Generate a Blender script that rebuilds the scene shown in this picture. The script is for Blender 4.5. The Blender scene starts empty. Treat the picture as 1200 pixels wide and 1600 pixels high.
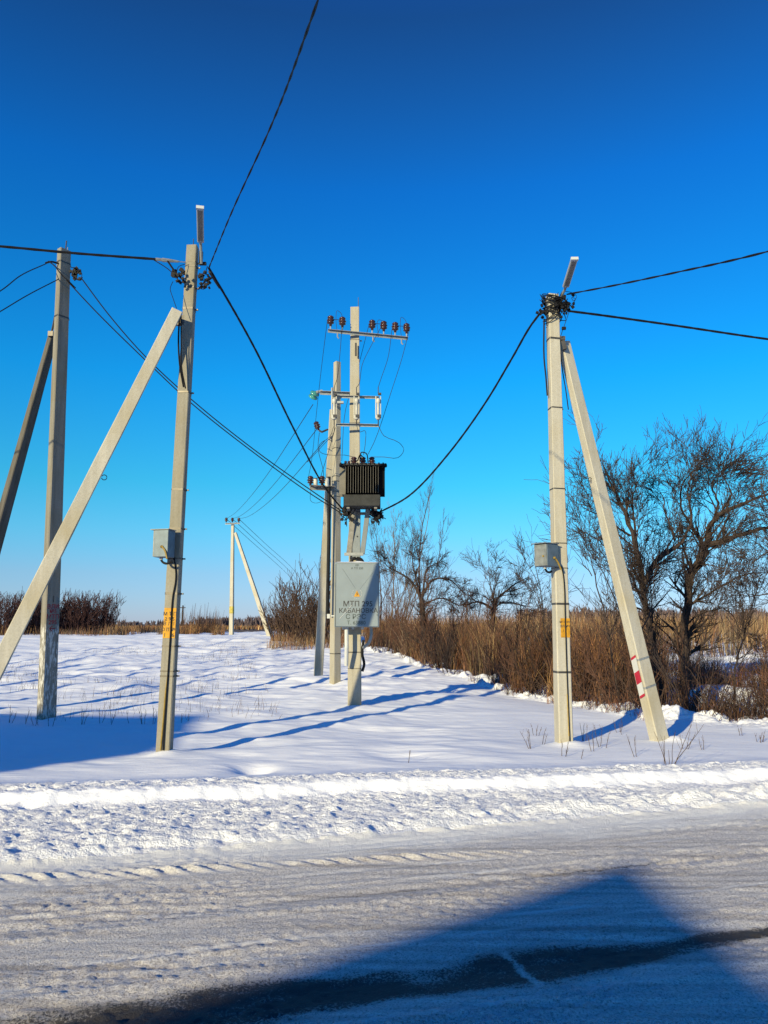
import bpy, math, random
import numpy as np
from mathutils import Vector, Matrix

sc = bpy.context.scene
R = math.radians
# ------------------------------------------------------------------ camera
CAM_Z = 1.7
PITCH = R(8.3)
cam = bpy.data.cameras.new('camera')
cam.sensor_fit = 'VERTICAL'
cam.sensor_height = 24.0
cam.lens = 18.0
cam.clip_start = 0.05
cam.clip_end = 8000
camo = bpy.data.objects.new('camera', cam)
camo.location = (0, 0, CAM_Z)
camo.rotation_euler = (R(90) + PITCH, 0, 0)
sc.collection.objects.link(camo)
sc.camera = camo
# ------------------------------------------------------------------ sky and sun
SUN_EL = R(17.0)
SDX, SDY = 0.53, 0.85                      # ground direction in which shadows fall
sl = math.hypot(SDX, SDY)
SDX, SDY = SDX / sl, SDY / sl
w = bpy.data.worlds.new('World')
sc.world = w
w.use_nodes = True
nt = w.node_tree
sky = nt.nodes.new('ShaderNodeTexSky')
sky.sky_type = 'NISHITA'
sky.sun_disc = False
sky.sun_elevation = SUN_EL
sky.sun_rotation = math.atan2(-SDX, -SDY)
sky.altitude = 0
sky.air_density = 1.0
sky.dust_density = 0.1
sky.ozone_density = 3.0
# deep winter blue: the sky is tinted by height above the horizon, the same all round
tcw = nt.nodes.new('ShaderNodeTexCoord'); sxw = nt.nodes.new('ShaderNodeSeparateXYZ')
nt.links.new(tcw.outputs['Generated'], sxw.inputs[0])
rmp = nt.nodes.new('ShaderNodeValToRGB')
els = rmp.color_ramp.elements
while len(els) > 1: els.remove(els[-1])
els[0].position = 0.0; els[0].color = (.26, .34, .65, 1)
for zz, cc_ in ((.062, (.25, .38, .57)), (.115, (.17, .47, .60)), (.177, (.086, .52, .62)), (.305, (.026, .53, .80)), (.514, (.022, .39, .80)), (.656, (.055, .24, .47)), (.76, (.05, .26, .72)), (1.0, (.05, .30, 1.0))):
    e_ = els.new(zz); e_.color = cc_ + (1,)
nt.links.new(sxw.outputs['Z'], rmp.inputs[0])
tn = nt.nodes.new('ShaderNodeMix'); tn.data_type = 'RGBA'; tn.blend_type = 'MULTIPLY'
tn.inputs[0].default_value = 1.0
nt.links.new(sky.outputs[0], tn.inputs[6]); nt.links.new(rmp.outputs[0], tn.inputs[7])
bg = nt.nodes['Background']
bg.inputs['Strength'].default_value = 0.149
nt.links.new(tn.outputs[2], bg.inputs['Color'])
sun = bpy.data.lights.new('sun', 'SUN')
sun.energy = 4.15
sun.angle = R(0.55)
sun.color = (1.0, 0.86, 0.50)
suno = bpy.data.objects.new('sun', sun)
suno.location = (-20, -30, 20)
dirv = Vector((SDX * math.cos(SUN_EL), SDY * math.cos(SUN_EL), -math.sin(SUN_EL)))
suno.rotation_euler = dirv.to_track_quat('-Z', 'Y').to_euler()
sc.collection.objects.link(suno)
sc.view_settings.view_transform = 'Standard'
sc.view_settings.look = 'None'
sc.view_settings.gamma = 1.0
sc.view_settings.exposure = 0.75

col = sc.collection
rng = random.Random(7)
nrg = np.random.default_rng(11)

# ------------------------------------------------------------------ layout helper: photo pixel + distance -> point
def P(px, py, Y):
    x = (px - 600) / 1200.0
    y = (800 - py) / 1200.0
    c, s = math.cos(PITCH), math.sin(PITCH)
    f = c - y * s
    u = s + y * c
    return Vector((x / f * Y, Y, CAM_Z + u / f * Y))

# ------------------------------------------------------------------ numpy noise
def _hash(ix, iy, seed):
    n = (ix.astype(np.int64) * 374761393 + iy.astype(np.int64) * 668265263 + seed * 1442695041) & 0xFFFFFFFF
    n = ((n ^ (n >> 13)) * 1274126177) & 0xFFFFFFFF
    n = n ^ (n >> 16)
    return (n & 0xFFFFFF).astype(np.float64) / 0xFFFFFF
def vnoise(x, y, seed=0):
    x = np.asarray(x, dtype=np.float64); y = np.asarray(y, dtype=np.float64)
    ix = np.floor(x); iy = np.floor(y)
    fx = x - ix; fy = y - iy
    fx = fx * fx * fx * (fx * (fx * 6 - 15) + 10)
    fy = fy * fy * fy * (fy * (fy * 6 - 15) + 10)
    a = _hash(ix, iy, seed); b = _hash(ix + 1, iy, seed)
    c = _hash(ix, iy + 1, seed); d = _hash(ix + 1, iy + 1, seed)
    return (a + (b - a) * fx) * (1 - fy) + (c + (d - c) * fx) * fy - 0.5
def fbm(x, y, seed=0, octv=4, gain=0.5):
    t = 0; a = 1.0
    for i in range(octv):
        t = t + a * vnoise(x * (2.03 ** i) + 17.3 * i, y * (2.03 ** i) - 9.1 * i, seed + i)
        a *= gain
    return t
def sstep(a, b, x):
    t = np.clip((x - a) / (b - a), 0, 1)
    return t * t * (3 - 2 * t)
def gauss(x, s):
    return np.exp(-(x / s) ** 2)

BX = np.array([-9.0, -3.0, -0.6, 2.1, 3.2, 4.6, 7.0, 20.0, 60.0])
BY = np.array([75.0, 52.0, 38.0, 25.0, 19.2, 15.3, 13.7, 13.4, 15.0])
def ybound(x):
    return np.interp(x, BX, BY)

MOUNDS = []                                  # snow mounds at feet of poles: x, y, radius, height
def road_v(x, y):
    return y - 0.3 * x
def H(x, y):
    x = np.asarray(x, dtype=np.float64); y = np.asarray(y, dtype=np.float64)
    v = road_v(x, y)
    u = x + 0.3 * y
    near = 1 - sstep(16, 26, y)
    h = 0.85 * sstep(12, 66, y) - 0.6 * sstep(95, 260, y)
    # smooth wind-blown field
    fld = sstep(8.6, 10.5, y)
    calm = 1 - .75 * sstep(1.0, 2.5, x) * (1 - sstep(16, 22, y))
    h = h + fld * calm * (0.16 * fbm(x / 4.2, y / 2.6, 3, 3) + 0.05 * fbm(x / 1.1 + y * .3, y / .6, 5, 3) * (1 + sstep(14, 24, y)))
    # sastrugi: long drifts with steep lee side
    q = -0.33 * x + 0.94 * y + 1.6 * fbm(x / 6.0, y / 6.0, 21, 2) + .22 * fbm(x / 1.6, y / 1.6, 25, 2)
    al = 0.94 * x + 0.33 * y
    for lam, amp, sd in ((2.5, 0.17, 31), (1.43, 0.11, 33)):
        t = q / lam
        k = np.floor(t); t = t - k
        saw = np.where(t < .92, sstep(0, .92, t), 1 - sstep(.92, 1.0, t))
        m = np.clip(0.30 + 1.7 * vnoise(al / 4.5 + k * 3.7, k * 1.37, sd), 0, 1)
        h = h + saw * amp * m * sstep(15.5, 21, y) * (1 - sstep(46, 70, y)) * sstep(1.5, -1.0, x - (0.45 * (40 - y) * .25))
    # cut face left by the plough blade, facing the road
    s = y - (7.99 + .15 * x + .10 * fbm(x / 1.5, x * 0 + 2, 41, 3) + .05 * fbm(x / .15, y / .2, 42, 2))
    h = h + 0.10 * sstep(-.12, .09, s) - .13 * sstep(.15, 1.7, s)
    h = h + 0.045 * sstep(6.35, 6.9, v) - .045 * sstep(.3, 1.7, s)
    # windrow on the road edge
    wv = v - 6.78 - .12 * fbm(u / .9, u * 0, 51, 3)
    h = h + gauss(wv, .20) * (.045 + .07 * fbm(u / .22, v / .2, 53, 3)) * (1 + .5 * sstep(1, 4, x))
    # churned lumps over the shoulder
    churn = sstep(6.35, 6.7, v) * (1 - sstep(.45, 1.1, s))
    lum = fbm(x / .12, y / .085, 61, 4, .62) - .5 * np.abs(fbm(x / .09, y / .06, 63, 3, .6))
    clod = np.clip(vnoise(x / .075, y / .06, 67) - .17, 0, 1) * 2
    pit = np.clip(vnoise(x / .19, y / .12, 69) - .22, 0, 1)
    face = gauss(s, .10)
    h = h + churn * (1 - .75 * face) * (.030 * lum + .030 * clod * (vnoise(x / .8, y / .8, 68) > .0) - .10 * pit * sstep(-.2, .3, vnoise(x / 1.3, y / .7, 66)))
    h = h + sstep(9.0, 8.3, y) * 0
    # road surface
    rd = sstep(6.6, 6.3, v) * sstep(-2.6, -2.0, v)
    wv2 = v + .05 * fbm(u / 2.0, u * 0 + 7, 71, 2)
    rut = 0
    for c0, wd, dp in ((3.95, .20, .028), (5.24, .06, .013), (5.46, .03, -.008), (5.06, .04, -.009), (4.55, .04, -.006), (3.6, .05, -.010), (4.28, .05, -.012), (2.4, .2, .025), (1.0, .2, .025)):
        rut = rut - dp * gauss(wv2 - c0, wd)
    gran = fbm(u / .04, v / .034, 73, 2, .7)
    coarse = fbm(u / .16, v / .07, 75, 3, .55)
    pat = np.clip(.45 + 1.6 * fbm(u / 1.6, v / .35, 76, 2), 0, 1)
    tm = np.clip(.4 + 2.0 * fbm(u / 1.1, v / .5, 78, 2), 0, 1)
    tyre = tm * .0042 * np.sin(u / .0115 + 26 * np.abs(v - 5.06)) * gauss(v - 5.06, .055) + tm * .0042 * np.sin(u / .012 + 24 * np.abs(v - 4.3)) * gauss(v - 4.3, .10) + tm * .004 * np.sin(u / .0115 - 22 * v) * gauss(v - 5.55, .08)
    h = h + rd * (.7 * rut + .0135 * gran * (.35 + .9 * pat) + .003 * coarse * pat + tyre + .007 * fbm(u / 2.2, v / .06, 77, 3))
    # tractor tread bars printed along the edge
    yt = 5.92 + .17 * x
    tb = sstep(-.1, .35, np.sin(2 * math.pi * (x + 1.5 * (y - yt) + .05 * fbm(x / .5, y / .5, 79, 2)) / .17)) * np.clip(.85 + 1.0 * fbm(x / .5, y / .3, 80, 2), 0, 1.2)
    h = h + .030 * tb * gauss(y - yt, .075) * (1 - sstep(.2, 1.6, x)) * rd
    # lumpy snow bank in front of the thicket
    d = y - ybound(x)
    bank = gauss(d - .3, .9) * sstep(10, 14, y)
    h = h + bank * (.03 + .22 * np.clip(fbm(x / .7, y / .55, 81, 6, .65), -.3, 1)) * np.where(x > -8, 1, 0)
    ins = sstep(0.0, 2.0, d) * sstep(12, 13.5, y) * (1 - sstep(60, 90, y))
    h = h + ins * (.30 * fbm(x / .8, y / .8, 83, 3)) - .22 * gauss(d - 2.6, 1.2) * sstep(3.0, 5.5, x) * sstep(12, 13.5, y)
    for mx, my, mr, mh in MOUNDS:
        r2 = ((x - mx) ** 2 + (y - my) ** 2)
        h = h + mh * np.exp(-r2 / (mr * mr))
    return h
def hz(x, y):
    return float(H(np.array([x]), np.array([y]))[0])

# ------------------------------------------------------------------ materials
def new_mat(name):
    m = bpy.data.materials.new(name)
    m.use_nodes = True
    n = m.node_tree
    return m, n, n.nodes['Principled BSDF']
def N(n, t, **kw):
    o = n.nodes.new(t)
    for k, v in kw.items():
        setattr(o, k, v)
    return o
def plain(name, c, rough=.6, metal=0.0, var=.25, scale=8.0, bump=.0, bscale=60, spec=.4):
    m, n, b = new_mat(name)
    tc = N(n, 'ShaderNodeTexCoord')
    ns = N(n, 'ShaderNodeTexNoise'); ns.inputs['Scale'].default_value = scale; ns.inputs['Detail'].default_value = 6
    n.links.new(tc.outputs['Object'], ns.inputs['Vector'])
    mr = N(n, 'ShaderNodeMapRange')
    mr.inputs['From Min'].default_value = .3; mr.inputs['From Max'].default_value = .7
    mr.inputs['To Min'].default_value = 1 - var; mr.inputs['To Max'].default_value = 1 + var
    n.links.new(ns.outputs['Fac'], mr.inputs['Value'])
    mx = N(n, 'ShaderNodeVectorMath', operation='SCALE')
    mx.inputs[0].default_value = c
    n.links.new(mr.outputs[0], mx.inputs['Scale'])
    n.links.new(mx.outputs[0], b.inputs['Base Color'])
    b.inputs['Roughness'].default_value = rough
    b.inputs['Metallic'].default_value = metal
    b.inputs['Specular IOR Level'].default_value = spec
    if bump:
        n2 = N(n, 'ShaderNodeTexNoise'); n2.inputs['Scale'].default_value = bscale; n2.inputs['Detail'].default_value = 5
        n.links.new(tc.outputs['Object'], n2.inputs['Vector'])
        bp = N(n, 'ShaderNodeBump'); bp.inputs['Strength'].default_value = bump; bp.inputs['Distance'].default_value = .01
        n.links.new(n2.outputs['Fac'], bp.inputs['Height'])
        n.links.new(bp.outputs[0], b.inputs['Normal'])
    return m
def ramp(n, stops):
    r = N(n, 'ShaderNodeValToRGB')
    e = r.color_ramp.elements
    while len(e) > 1:
        e.remove(e[-1])
    e[0].position = stops[0][0]; e[0].color = tuple(stops[0][1]) + (1,)
    for p, c in stops[1:]:
        k = e.new(p); k.color = tuple(c) + (1,)
    return r
def mixc(n, fac, a, b_):
    m = N(n, 'ShaderNodeMix', data_type='RGBA')
    for sock, val in ((m.inputs[0], fac), (m.inputs[6], a), (m.inputs[7], b_)):
        if isinstance(val, (int, float)):
            sock.default_value = val
        elif isinstance(val, tuple):
            sock.default_value = val + (1,)
        else:
            n.links.new(val, sock)
    return m.outputs[2]

def concrete_mat(name, c, whitewash=False, stain=.5):
    m, n, b = new_mat(name)
    tc = N(n, 'ShaderNodeTexCoord')
    mp = N(n, 'ShaderNodeMapping'); mp.inputs['Scale'].default_value = (9, 9, .55)
    n.links.new(tc.outputs['Object'], mp.inputs['Vector'])
    st = N(n, 'ShaderNodeTexNoise'); st.inputs['Scale'].default_value = 1.6; st.inputs['Detail'].default_value = 7
    n.links.new(mp.outputs[0], st.inputs['Vector'])
    r = ramp(n, [(.28, tuple(v * (1 - .45 * stain) for v in c)), (.5, c), (.75, tuple(min(1, v * 1.14) for v in c))])
    n.links.new(st.outputs['Fac'], r.inputs[0])
    fine = N(n, 'ShaderNodeTexNoise'); fine.inputs['Scale'].default_value = 45; fine.inputs['Detail'].default_value = 6
    n.links.new(tc.outputs['Object'], fine.inputs['Vector'])
    fr = ramp(n, [(.3, (.86, .85, .83)), (.55, (1, 1, 1)), (.8, (1.0, 1.0, 1.0))])
    n.links.new(fine.outputs['Fac'], fr.inputs[0])
    mul = N(n, 'ShaderNodeMix', data_type='RGBA', blend_type='MULTIPLY'); mul.inputs[0].default_value = 1
    n.links.new(r.outputs[0], mul.inputs[6]); n.links.new(fr.outputs[0], mul.inputs[7])
    vor = N(n, 'ShaderNodeTexVoronoi'); vor.inputs['Scale'].default_value = 15
    n.links.new(tc.outputs['Object'], vor.inputs['Vector'])
    vr = ramp(n, [(.05, (.40, .37, .33)), (.09, (1, 1, 1))])
    n.links.new(vor.outputs['Distance'], vr.inputs[0])
    mul2 = N(n, 'ShaderNodeMix', data_type='RGBA', blend_type='MULTIPLY'); mul2.inputs[0].default_value = .55
    n.links.new(mul.outputs[2], mul2.inputs[6]); n.links.new(vr.outputs[0], mul2.inputs[7])
    out = mul2.outputs[2]
    big = N(n, 'ShaderNodeTexNoise'); big.inputs['Scale'].default_value = 1.3; big.inputs['Detail'].default_value = 4
    n.links.new(tc.outputs['Object'], big.inputs['Vector'])
    bm = N(n, 'ShaderNodeMapRange'); bm.inputs['From Min'].default_value = .45; bm.inputs['From Max'].default_value = .75; bm.inputs['To Max'].default_value = .75
    n.links.new(big.outputs['Fac'], bm.inputs['Value'])
    out = mixc(n, bm.outputs[0], out, tuple(v * k for v, k in zip(c, (.82, .74, .55))))
    if whitewash:
        sx = N(n, 'ShaderNodeSeparateXYZ'); n.links.new(tc.outputs['Object'], sx.inputs[0])
        wn = N(n, 'ShaderNodeTexNoise'); wn.inputs['Scale'].default_value = 1.0; wn.inputs['Detail'].default_value = 8; wn.inputs['Roughness'].default_value = .75
        mp2 = N(n, 'ShaderNodeMapping'); mp2.inputs['Scale'].default_value = (24, 24, 5)
        n.links.new(tc.outputs['Object'], mp2.inputs['Vector']); n.links.new(mp2.outputs[0], wn.inputs['Vector'])
        ht = N(n, 'ShaderNodeMapRange'); ht.inputs['From Min'].default_value = 1.72; ht.inputs['From Max'].default_value = 1.58; ht.inputs['To Max'].default_value = 1
        n.links.new(sx.outputs['Z'], ht.inputs['Value'])
        tr = N(n, 'ShaderNodeMapRange'); tr.inputs['From Min'].default_value = .50; tr.inputs['From Max'].default_value = .56
        n.links.new(wn.outputs['Fac'], tr.inputs['Value'])
        mm = N(n, 'ShaderNodeMath', operation='MULTIPLY')
        n.links.new(ht.outputs[0], mm.inputs[0]); n.links.new(tr.outputs[0], mm.inputs[1])
        out = mixc(n, mm.outputs[0], out, (.50, .49, .46))
    n.links.new(out, b.inputs['Base Color'])
    b.inputs['Roughness'].default_value = .88
    b.inputs['Specular IOR Level'].default_value = .25
    bp = N(n, 'ShaderNodeBump'); bp.inputs['Strength'].default_value = .25; bp.inputs['Distance'].default_value = .005
    n.links.new(fine.outputs['Fac'], bp.inputs['Height'])
    n.links.new(bp.outputs[0], b.inputs['Normal'])
    return m

M = {}
M['concrete'] = concrete_mat('concrete_cream', (.245, .228, .19))
M['concrete_mid'] = concrete_mat('concrete_mid', (.335, .31, .255), stain=.4)
M['concrete_pale'] = concrete_mat('concrete_pale', (.41, .385, .33), stain=.25)
M['concrete_grey'] = concrete_mat('concrete_grey', (.215, .20, .17), whitewash=True, stain=.7)
M['concrete_shaded'] = concrete_mat('concrete_shaded', (.115, .105, .09), stain=.8)  # strut colour darkened to stand for its face turned from the sun
M['band'] = plain('steel_band', (.10, .09, .08), .5, .7)
M['galv'] = plain('galvanised_steel', (.26, .27, .27), .5, .35, .2, 20)
M['brace_steel'] = plain('painted_brace', (.20, .19, .17), .6, .1, .25, 12)
M['duct'] = plain('grey_duct_paint', (.17, .19, .20), .5, .1, .1)
M['cable'] = plain('black_cable', (.009, .009, .011), .6, 0, .2, 8, spec=.15)
M['wire'] = plain('aluminium_wire', (.02, .02, .024), .6, 0, .2, 8, spec=.2)
M['porcelain'] = plain('brown_porcelain', (.040, .014, .012), .22, 0, .2, 10, spec=.6)
M['fuse'] = plain('white_fuse_tube', (.42, .41, .37), .4, 0, .08)
M['dark'] = plain('dark_fitting', (.03, .028, .03), .5)
M['cab'] = plain('cabinet_grey_paint', (.20, .235, .255), .42, .05, .07, 3)
M['cabdark'] = plain('cabinet_seam', (.12, .13, .13), .6)
M['box'] = plain('meter_box_steel', (.095, .13, .165), .5, .2, .2, 9)
M['boxdoor'] = plain('meter_box_door', (.17, .18, .18), .5, .1, .25, 14)
M['yellow'] = plain('yellow_paint', (.46, .225, .012), .7, 0, .25, 18)
M['yellow_line'] = plain('yellow_conduit', (.24, .16, .03), .6, 0, .25, 20)
M['ink'] = plain('black_paint', (.045, .042, .04), .8, 0, .5, 22)
M['inkred'] = plain('red_paint', (.20, .015, .025), .7, 0, .3, 30)
M['green_ink'] = plain('dark_stencil', (.06, .075, .07), .8, 0, .5, 22)
M['white'] = plain('white_plastic', (.45, .46, .46), .45, 0, .05)
M['tank'] = plain('transformer_grey', (.026, .027, .028), .6, 0, .3, 9, spec=.2)
M['fin'] = plain('transformer_dark_fins', (.006, .006, .007), .8, 0, .2, 9, spec=.1)
M['finlight'] = plain('fin_edge_lit_side', (.13, .12, .10), .5, 0, .15)  # pale fin edges, and left fins with sunlight put into the colour
M['glass_ins'] = plain('green_glass', (.05, .22, .20), .15, 0, .1, spec=.7)
M['lamp'] = plain('lamp_housing', (.36, .37, .37), .45, .1, .06)
M['lamp_glass'] = plain('lamp_diffuser', (.16, .16, .155), .35, 0, .1)
M['snowcap'] = plain('snow_cap', (.84, .85, .88), .7, 0, .03, 6, .5, 40)
M['bark'] = plain('dark_bark', (.045, .033, .030), .9, 0, .45, 25, .6, 50, spec=.1)
M['bark_brown'] = plain('brown_bark', (.062, .040, .032), .9, 0, .35, 25, .4, 50, spec=.1)
M['bark_red'] = plain('red_willow_bark', (.062, .032, .030), .85, 0, .35, 12, spec=.15)
M['bark_tan'] = plain('tan_bark', (.13, .09, .06), .9, 0, .3, 12, spec=.1)
M['weed'] = plain('dry_weed', (.085, .058, .042), .9, 0, .3, 12, spec=.1)
M['brick'] = plain('house_render', (.42, .30, .22), .9, 0, .1)
M['roof'] = plain('roof_sheet', (.20, .10, .08), .6, .2, .15)
M['pane'] = plain('window_glass', (.05, .06, .07), .1, 0, .05, spec=.8)

# ---- dry grass with a colour of its own on every blade
def blade_mat(name):
    m, n, b = new_mat(name)
    at = N(n, 'ShaderNodeAttribute', attribute_name='tint')
    n.links.new(at.outputs['Color'], b.inputs['Base Color'])
    b.inputs['Roughness'].default_value = .85
    b.inputs['Specular IOR Level'].default_value = .15
    return m
M['blade'] = blade_mat('dry_blades')

# ---- snow field
def snow_mat():
    m, n, b = new_mat('snow')
    geo = N(n, 'ShaderNodeNewGeometry')
    at = N(n, 'ShaderNodeAttribute', attribute_name='soil')
    n1 = N(n, 'ShaderNodeTexNoise'); n1.inputs['Scale'].default_value = 5; n1.inputs['Detail'].default_value = 8
    n.links.new(geo.outputs['Position'], n1.inputs['Vector'])
    base = mixc(n, n1.outputs['Fac'], (.76, .775, .83), (.82, .825, .855))
    n2 = N(n, 'ShaderNodeTexNoise'); n2.inputs['Scale'].default_value = 9; n2.inputs['Detail'].default_value = 9; n2.inputs['Roughness'].default_value = .7
    n.links.new(geo.outputs['Position'], n2.inputs['Vector'])
    ad = N(n, 'ShaderNodeMath', operation='MULTIPLY_ADD'); ad.inputs[1].default_value = 1.6; ad.inputs[2].default_value = -.8
    n.links.new(n2.outputs['Fac'], ad.inputs[0])
    a2 = N(n, 'ShaderNodeMath', operation='ADD'); n.links.new(at.outputs['Fac'], a2.inputs[0]); n.links.new(ad.outputs[0], a2.inputs[1])
    mr = N(n, 'ShaderNodeMapRange'); mr.inputs['From Min'].default_value = .45; mr.inputs['From Max'].default_value = .62
    n.links.new(a2.outputs[0], mr.inputs['Value'])
    cl = mixc(n, mr.outputs[0], base, (.12, .075, .045))
    n.links.new(cl, b.inputs['Base Color'])
    b.inputs['Roughness'].default_value = .75
    b.inputs['Specular IOR Level'].default_value = .2
    f1 = N(n, 'ShaderNodeTexNoise'); f1.inputs['Scale'].default_value = 38; f1.inputs['Detail'].default_value = 7; f1.inputs['Roughness'].default_value = .65
    n.links.new(geo.outputs['Position'], f1.inputs['Vector'])
    ch_ = N(n, 'ShaderNodeAttribute', attribute_name='churn')
    bp = N(n, 'ShaderNodeBump'); bp.inputs['Distance'].default_value = .05
    cm = N(n, 'ShaderNodeMath', operation='MULTIPLY_ADD'); cm.inputs[1].default_value = .62; cm.inputs[2].default_value = .13
    n.links.new(ch_.outputs['Fac'], cm.inputs[0]); n.links.new(cm.outputs[0], bp.inputs['Strength'])
    n.links.new(f1.outputs['Fac'], bp.inputs['Height'])
    f2 = N(n, 'ShaderNodeTexNoise'); f2.inputs['Scale'].default_value = 9; f2.inputs['Detail'].default_value = 4
    mp = N(n, 'ShaderNodeMapping'); mp.inputs['Rotation'].default_value = (0, 0, R(-30)); mp.inputs['Scale'].default_value = (.35, 1.4, 1)
    n.links.new(geo.outputs['Position'], mp.inputs['Vector']); n.links.new(mp.outputs[0], f2.inputs['Vector'])
    bp2 = N(n, 'ShaderNodeBump'); bp2.inputs['Strength'].default_value = .35; bp2.inputs['Distance'].default_value = .03
    n.links.new(f2.outputs['Fac'], bp2.inputs['Height']); n.links.new(bp.outputs[0], bp2.inputs['Normal'])
    n.links.new(bp2.outputs[0], b.inputs['Normal'])
    return m
M['snow'] = snow_mat()
def road_mat():
    m, n, b = new_mat('snowy_road')
    geo = N(n, 'ShaderNodeNewGeometry')
    at = N(n, 'ShaderNodeAttribute', attribute_name='asphalt')
    g1 = N(n, 'ShaderNodeTexNoise'); g1.inputs['Scale'].default_value = 70; g1.inputs['Detail'].default_value = 7; g1.inputs['Roughness'].default_value = .75
    n.links.new(geo.outputs['Position'], g1.inputs['Vector'])
    r = ramp(n, [(.34, (.24, .215, .195)), (.44, (.53, .50, .48)), (.54, (.73, .705, .69)), (.68, (.86, .845, .83))])
    n.links.new(g1.outputs['Fac'], r.inputs[0])
    l1 = N(n, 'ShaderNodeTexNoise'); l1.inputs['Scale'].default_value = 1.0; l1.inputs['Detail'].default_value = 6
    mp = N(n, 'ShaderNodeMapping'); mp.inputs['Rotation'].default_value = (0, 0, R(-16.7)); mp.inputs['Scale'].default_value = (.35, 13, 1)
    n.links.new(geo.outputs['Position'], mp.inputs['Vector']); n.links.new(mp.outputs[0], l1.inputs['Vector'])
    lr = ramp(n, [(.3, (.58, .55, .52)), (.48, (.90, .88, .86)), (.62, (1.05, 1.03, .98)), (.75, (1.25, 1.22, 1.12))])
    n.links.new(l1.outputs['Fac'], lr.inputs[0])
    mul = N(n, 'ShaderNodeMix', data_type='RGBA', blend_type='MULTIPLY'); mul.inputs[0].default_value = 1
    n.links.new(r.outputs[0], mul.inputs[6]); n.links.new(lr.outputs[0], mul.inputs[7])
    gv = N(n, 'ShaderNodeTexVoronoi'); gv.inputs['Scale'].default_value = 75; gv.inputs['Randomness'].default_value = 1
    n.links.new(geo.outputs['Position'], gv.inputs['Vector'])
    gr = ramp(n, [(.16, (.42, .38, .36)), (.27, (1, 1, 1))])
    n.links.new(gv.outputs['Distance'], gr.inputs[0])
    mulg = N(n, 'ShaderNodeMix', data_type='RGBA', blend_type='MULTIPLY'); mulg.inputs[0].default_value = .8
    n.links.new(mul.outputs[2], mulg.inputs[6]); n.links.new(gr.outputs[0], mulg.inputs[7])
    cl = N(n, 'ShaderNodeAttribute', attribute_name='clean')
    snowy = mixc(n, cl.outputs['Fac'], mulg.outputs[2], (.80, .79, .77))
    n2 = N(n, 'ShaderNodeMath', operation='MULTIPLY_ADD'); n2.inputs[1].default_value = 2.6; n2.inputs[2].default_value = -1.3
    n.links.new(g1.outputs['Fac'], n2.inputs[0])
    a2 = N(n, 'ShaderNodeMath', operation='ADD'); n.links.new(at.outputs['Fac'], a2.inputs[0]); n.links.new(n2.outputs[0], a2.inputs[1])
    mr = N(n, 'ShaderNodeMapRange'); mr.inputs['From Min'].default_value = .36; mr.inputs['From Max'].default_value = .74
    n.links.new(a2.outputs[0], mr.inputs['Value'])
    out = mixc(n, mr.outputs[0], snowy, mixc(n, g1.outputs['Fac'], (.018, .017, .018), (.085, .078, .075)))
    n.links.new(out, b.inputs['Base Color'])
    b.inputs['Roughness'].default_value = .7
    b.inputs['Specular IOR Level'].default_value = .25
    bp = N(n, 'ShaderNodeBump'); bp.inputs['Strength'].default_value = .8; bp.inputs['Distance'].default_value = .022
    n.links.new(g1.outputs['Fac'], bp.inputs['Height'])
    n.links.new(bp.outputs[0], b.inputs['Normal'])
    return m
M['road'] = road_mat()

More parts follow.
